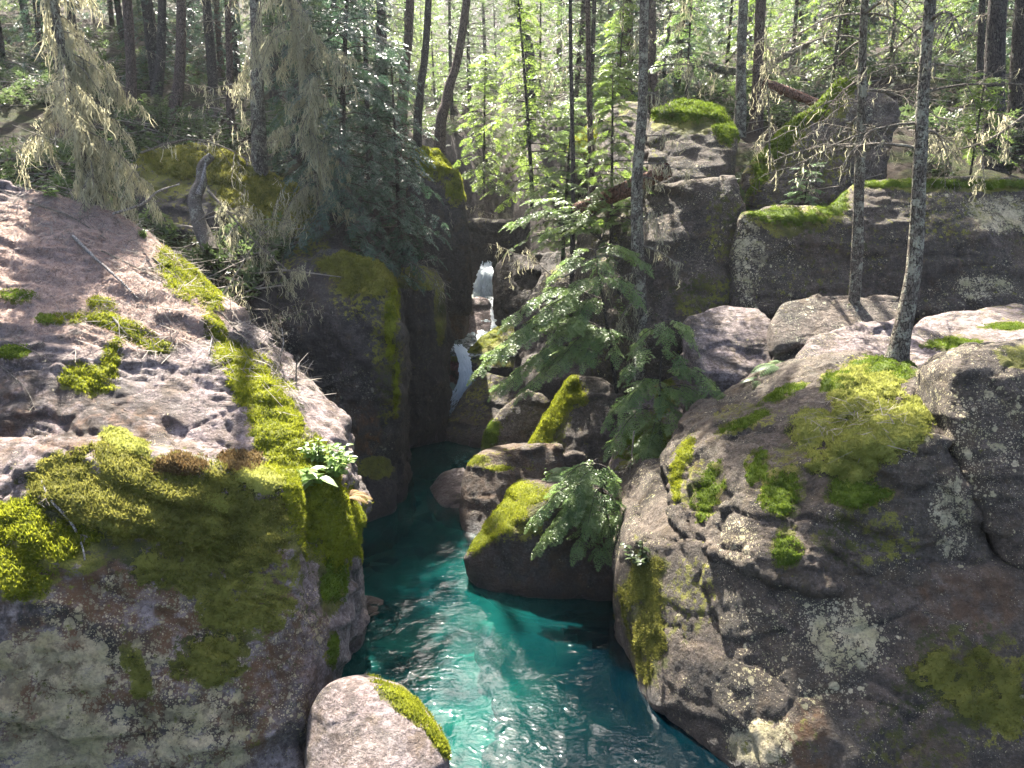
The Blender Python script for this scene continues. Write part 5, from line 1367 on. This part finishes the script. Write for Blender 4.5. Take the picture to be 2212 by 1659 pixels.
# litter: too many bits to count
def litter(name, label, key, ells, n, ln, wd, mat, cat, seed, tilt=0.25, lift=0.01):
    r = ROCK[key]; rg = np.random.default_rng(seed)
    e = np.full(len(r.V), -9.0)
    for cx, cy, rx, ry in ells:
        e = np.maximum(e, 1 - ((r.px - cx) / rx) ** 2 - ((r.py - cy) / ry) ** 2)
    e = e + 0.6 * fbm(r.V, 1.6, 3, seed)
    e[~r.face] = -1
    F = r.F[(e[r.F] > 0).all(1)]
    fi = rg.choice(len(F), n)
    c = r.V[F[fi]]; s, t = rg.random((2, n, 1))
    q = c[:, 0] + (c[:, 1] - c[:, 0]) * s + (c[:, 3] - c[:, 0]) * t
    N = r.N[F[fi, 0]]
    d = rg.normal(0, 1, (n, 3)); d -= N * (d * N).sum(1)[:, None]; d /= np.linalg.norm(d, axis=1)[:, None]
    d = d + N * rg.normal(0.05, tilt, n)[:, None]
    sd = np.cross(N, d); l = (ln * rg.uniform(0.4, 1.4, n) ** 1.5)[:, None]; wv = (wd * rg.uniform(0.5, 1.3, n))[:, None]
    q = q + N * lift
    V = np.stack([q - sd * wv, q + sd * wv, q + d * l + sd * wv * 0.6 + N * wv, q + d * l - sd * wv * 0.6 + N * wv, q + d * l * 0.5 + N * wv * 1.6], 1).reshape(-1, 3)
    b = np.arange(n)[:, None] * 5
    T = np.concatenate([b + np.array(f) for f in ([0, 1, 4], [1, 2, 4], [2, 3, 4], [3, 0, 4])])
    A = Acc(); A.add(V, T, np.repeat(rg.random(n), 5))
    base = V.mean(0)
    o = link(name, A.build(name, base), None, (M[mat],)); o.location = base.tolist()
    tag(o, label, cat, None, 'stuff')
M['needle'] = leaf_material('dry_needles', (0.18, 0.11, 0.08), (0.50, 0.38, 0.31), 0.15, 0.8, 0.1, 8.0)
M['twiglet'] = leaf_material('dry_twiglets', (0.10, 0.085, 0.07), (0.36, 0.32, 0.27), 0.05, 0.8, 0.1, 8.0)
litter('needle_litter', 'pinkish dry needles strewn over the upper slab', 'slab', [(130, 560, 330, 150), (420, 610, 140, 110), (260, 700, 200, 60)], 26000, 0.05, 0.0035, 'needle', 'needles', 1)
litter('twig_litter', 'grey twigs and debris along the slab ridge', 'slab', [(180, 460, 230, 60), (380, 560, 150, 90), (520, 720, 90, 110), (280, 720, 160, 70), (620, 840, 60, 60)], 1900, 0.26, 0.0045, 'twiglet', 'twigs', 2, 0.35, 0.015)
litter('twig_litter', 'thin brown twigs lying in the moss cushion below the leaning tree', 'rleft', [(1840, 930, 120, 60)], 120, 0.22, 0.004, 'twiglet', 'twigs', 3, 0.2, 0.12)

# ---- small plants
def leaf_blade(A, base, d, up, ln, wd, tint, mat=0, fold=0.25, curve=0.3):
    Mx = frame(d, up)
    V = []
    for k, (t, w_) in enumerate(((0, 0.08), (0.3, 0.9), (0.6, 0.85), (1.0, 0.02))):
        x = t * ln; z = -curve * ln * t * t
        for s in (-1, 0, 1):
            V.append([x, s * w_ * wd, z + (abs(s) * fold * wd * w_)])
    V = np.array(V) @ Mx.T + base
    F = [[3 * k + j, 3 * k + j + 1, 3 * k + j + 4, 3 * k + j + 3] for k in range(3) for j in range(2)]
    A.add(V, F, tint, mat)

def broadleaf(name, label, base, n_stem, h, leaf, mat, seed, spread=0.5, cat='plant', per=7, lean=(0, 0, 0), group=None):
    rg = np.random.default_rng(seed)
    e = empty(name, base)
    A, S = Acc(), Acc()
    for _ in range(n_stem):
        az = rg.random() * 6.28; sp = spread * rg.random()
        d = np.array([math.cos(az) * sp, math.sin(az) * sp, 1.0]) + np.asarray(lean)
        L = h * rg.uniform(0.5, 1.1)
        pts = base + d * L * np.linspace(0, 1, 5)[:, None] + np.array([0, 0, -0.15 * L]) * (np.linspace(0, 1, 5)[:, None] ** 2) * sp * 3
        V, F = tube(pts, np.linspace(0.008, 0.003, 5), 3); S.add(V, F)
        for k in range(per):
            t = rg.uniform(0.15, 1.0); i = min(int(t * 4), 3)
            q = pts[i] + (pts[i + 1] - pts[i]) * (t * 4 - i if t < 1 else 1)
            a2 = rg.random() * 6.28
            leaf_blade(A, q, (math.cos(a2), math.sin(a2), rg.uniform(-0.2, 0.5)), (rg.normal(0, 0.3), rg.normal(0, 0.3), 1), leaf * rg.uniform(0.6, 1.3), leaf * 0.27, np.clip(rg.normal(0.5, 0.25), 0, 1))
    child('foliage', A, e, (M[mat],)); child('stem', S, e, (M['bark_dark'],))
    tag(e, label, cat, group)

def fern(label, base, n, L, mat, seed, face=None, cat='fern', name='fern'):
    rg = np.random.default_rng(seed)
    e = empty(name, base)
    for k in range(n):
        az = 6.28 * k / n + rg.normal(0, 0.3)
        if face is not None: az = face + rg.normal(0, 0.8)
        l = L * rg.uniform(0.7, 1.1)
        d = np.array([math.cos(az), math.sin(az), 0])
        A = Acc()
        t = np.linspace(0, 1, 16)
        pts = base + d * (l * t)[:, None] * 0.85 + np.array([0, 0, 1.0]) * (l * (0.75 * t - 0.85 * t ** 2))[:, None]
        V, F = tube(pts, np.linspace(0.006, 0.002, 16), 3); A.add(V, F, 0.3)
        sd = np.cross([0, 0, 1.0], d)
        for i in range(2, 16):
            w_ = l * 0.30 * math.sin(math.pi * min(1, 0.12 + 0.9 * t[i])) ** 0.8
            tg = pts[i] - pts[i - 1]
            for s in (-1, 1):
                leaf_blade(A, pts[i], sd * s + tg / np.linalg.norm(tg) * 0.45, (0, 0, 1), w_, l * 0.035, np.clip(rg.normal(0.55, 0.2), 0, 1), 0, 0.2, 0.25)
        child('frond', A, e, (M[mat],))
    tag(e, label, cat)

def on(px, py, keys=None, dn=0.0):
    h = surf(px, py, keys)
    return h[0] + h[1] * dn if h else None
for a in [('broad_herb', 'bright broad-leaved herb on the mossy nose of the slab', (665, 1050), 12, 0.26, 0.22, 'herb', 701, 0.9, 6),
          ('broad_herb', 'leafy flowering stems leaning out over the water from the slab nose', (720, 1035), 18, 0.55, 0.12, 'herb', 702, 0.8, 13),
          ('broad_herb', 'small bright leaves along the moss edge of the slab nose', (690, 1000), 14, 0.34, 0.10, 'herb', 703, 0.9, 11),
          ('leafy_plant', 'pale green leafy plant at the corner of the massive lower right boulder', (1385, 1225), 12, 0.42, 0.11, 'shrub', 704, 0.9, 9),
          ('leafy_plant', 'slender green plant at the dark edge of the upper slab', (375, 520), 5, 0.35, 0.16, 'herb', 705, 0.6, 6),
          ('leafy_plant', 'sprig of bright leaves at the upper left of the slab', (108, 425), 5, 0.2, 0.11, 'herb', 706, 0.8, 5),
          ('leafy_plant', 'grassy green tuft on the upper slab ridge', (310, 515), 26, 0.16, 0.05, 'herb', 707, 0.9, 7),
          ('leafy_plant', 'sunlit leaves beside the thick lichen-flecked trunk base', (1350, 690), 8, 0.6, 0.10, 'herb', 708, 0.7, 8),
          ('leafy_plant', 'few pale leaves above the prow-shaped boulder', (1180, 1040), 4, 0.35, 0.09, 'herb', 709, 0.6, 5)]:
    b = on(*a[2])
    if b is not None: broadleaf(a[0], a[1], b, a[3], a[4], a[5], a[6], a[7], a[8], per=a[9], lean=(0.25, -0.1, 0) if a[7] == 702 else (0, 0, 0))
fern('fern with grey-green arching fronds above the small hemlock', P(1235, 1050, 12.9), 12, 1.0, 'fern', 801)
fern('dark fern in the gap between the square block and the long boulder', P(1690, 800, 13.7), 9, 0.7, 'fern', 802)
fern('fern tuft under the end of the long rounded boulder', P(1655, 830, 13.4), 7, 0.55, 'fern', 803)
fern('yellowing dry fern hanging from the slab nose', on(755, 1075, ['slab']) if on(755, 1075, ['slab']) is not None else P(750, 1075, 9.4), 6, 0.35, 'drygrass', 804, face=0.2)
fern('small fern in the mossy crevice above the lower right boulder', P(1420, 1120, 12.2), 7, 0.5, 'fern', 805)
# undergrowth on the left bank and the right bank
k = 0
rgs = np.random.default_rng(5)
for px, py, Y, s, lab in [(350, 260, 25, 1.2, 'leafy shrub at the foot of the leftmost brown cedar'), (430, 265, 24.5, 1.3, 'leafy shrub below the second brown cedar'), (500, 270, 23.5, 1.2, 'leafy shrub left of the pale thick trunk'), (400, 300, 22.5, 1.0, 'low shrub just behind the moss mound'),
        (300, 300, 22.5, 1.1, 'shrub in the shade behind the draped dead tree'), (600, 340, 22.5, 1.2, 'shrub right of the pale thick trunk'), (250, 360, 19, 0.9, 'dark shrub left of the moss mound'), (60, 330, 17, 1.1, 'shrub behind the lichen curtain at the left edge'), (30, 400, 15, 0.7, 'green shrub at the left edge above the slab'),
        (300, 480, 15.5, 0.7, 'dim shrub in the gully behind the slab ridge'), (340, 520, 14.6, 0.5, 'low plants in the gully shade'), (1480, 190, 27, 0.9, 'sunlit shrub on the forest floor behind the moss-capped boulder'), (1700, 170, 26, 0.9, 'sunlit shrub right of the twin trunks'), (1540, 180, 29, 0.9, 'bright shrub between far trunks right of centre'),
        (1780, 130, 29, 1.0, 'shrub under the grey fallen trunk'), (2050, 330, 19.5, 0.8, 'shrub behind the boulder wall at the right'), (2190, 330, 20, 0.8, 'shrub at the right edge behind the boulder wall'), (1990, 350, 20.5, 0.7, 'shrub in the dark hollow behind the boulder wall')]:
    b = P(px, py, Y)
    gz = float(ground_z(np.array([b[0]]), np.array([b[1]]))[0])
    b[2] = min(b[2], gz)
    broadleaf('shrub', lab, b, int(16 * s), 1.3 * s, 0.15, 'shrub', 750 + k, 0.8, 'shrub', per=16)
    k += 1

# ---- ground cover of the forest floor
def undergrowth():
    rg = np.random.default_rng(31)
    A, B = Acc(), Acc()
    N = 16000
    y = np.where(rg.random(N) < 0.6, rg.uniform(15, 34, N), rg.uniform(34, 66, N))
    x = rg.uniform(-1, 1, N) * (y * 0.78 + 2)
    d = np.abs(x - np.interp(y, GY, GX)) - np.interp(y, GY, GW)
    ok = (d > 1.2) & ~((y < 19) & (x > 1)) & (vnoise(np.stack([x * 0.35, y * 0.35, x * 0 + 3], 1), 4) > -0.15)
    Q = np.stack([x, y, ground_z(x, y)], 1)[ok][:7500]
    for q in Q:
        az = rg.random() * 6.28
        put(A, FAR[rg.integers(4)], q, (math.cos(az), math.sin(az), rg.uniform(0.3, 1.4)), (rg.normal(0, 0.4), rg.normal(0, 0.4), 1), rg.uniform(0.45, 1.25), np.clip(rg.normal(0.5, 0.25), 0, 1))
        if rg.random() < 0.6:
            az = rg.random() * 6.28; l = rg.uniform(0.3, 2.0)
            dv = np.array([math.cos(az), math.sin(az), rg.normal(0.05, 0.15)])
            V, F = tube(np.array([q, q + dv * l * 0.5 + rg.normal(0, 0.05, 3), q + dv * l]) + np.array([0, 0, 0.06]), [0.022, 0.016, 0.008], 4)
            B.add(V, F, rg.random())
    o = link('undergrowth', A.build('undergrowth'), None, (M['shrub'],)); tag(o, 'low leafy undergrowth covering the forest floor', 'undergrowth', None, 'stuff')
    o = link('deadwood', B.build('deadwood'), None, (M['twiglet'],)); tag(o, 'grey fallen sticks strewn over the forest floor', 'sticks', None, 'stuff')
undergrowth()

# ---- hazy air
def haze():
    V = np.array([(x, y, z) for x in (-150, 150) for y in (-40, 210) for z in (-6, 90)], float)
    F = [(0, 1, 3, 2), (4, 6, 7, 5), (0, 4, 5, 1), (2, 3, 7, 6), (0, 2, 6, 4), (1, 5, 7, 3)]
    t = NT('haze')
    pv = t.n('VolumePrincipled', {'Color': (0.92, 0.96, 1.0), 'Density': HAZE, 'Anisotropy': 0.55})
    t.t.links.new(pv.outputs[0], t.out.inputs['Volume'])
    o = link('haze', mesh_np('haze', V, np.array(F), None, False), None, (t.m,))
    tag(o, kind='stuff')
HAZE = 0.0003
haze()
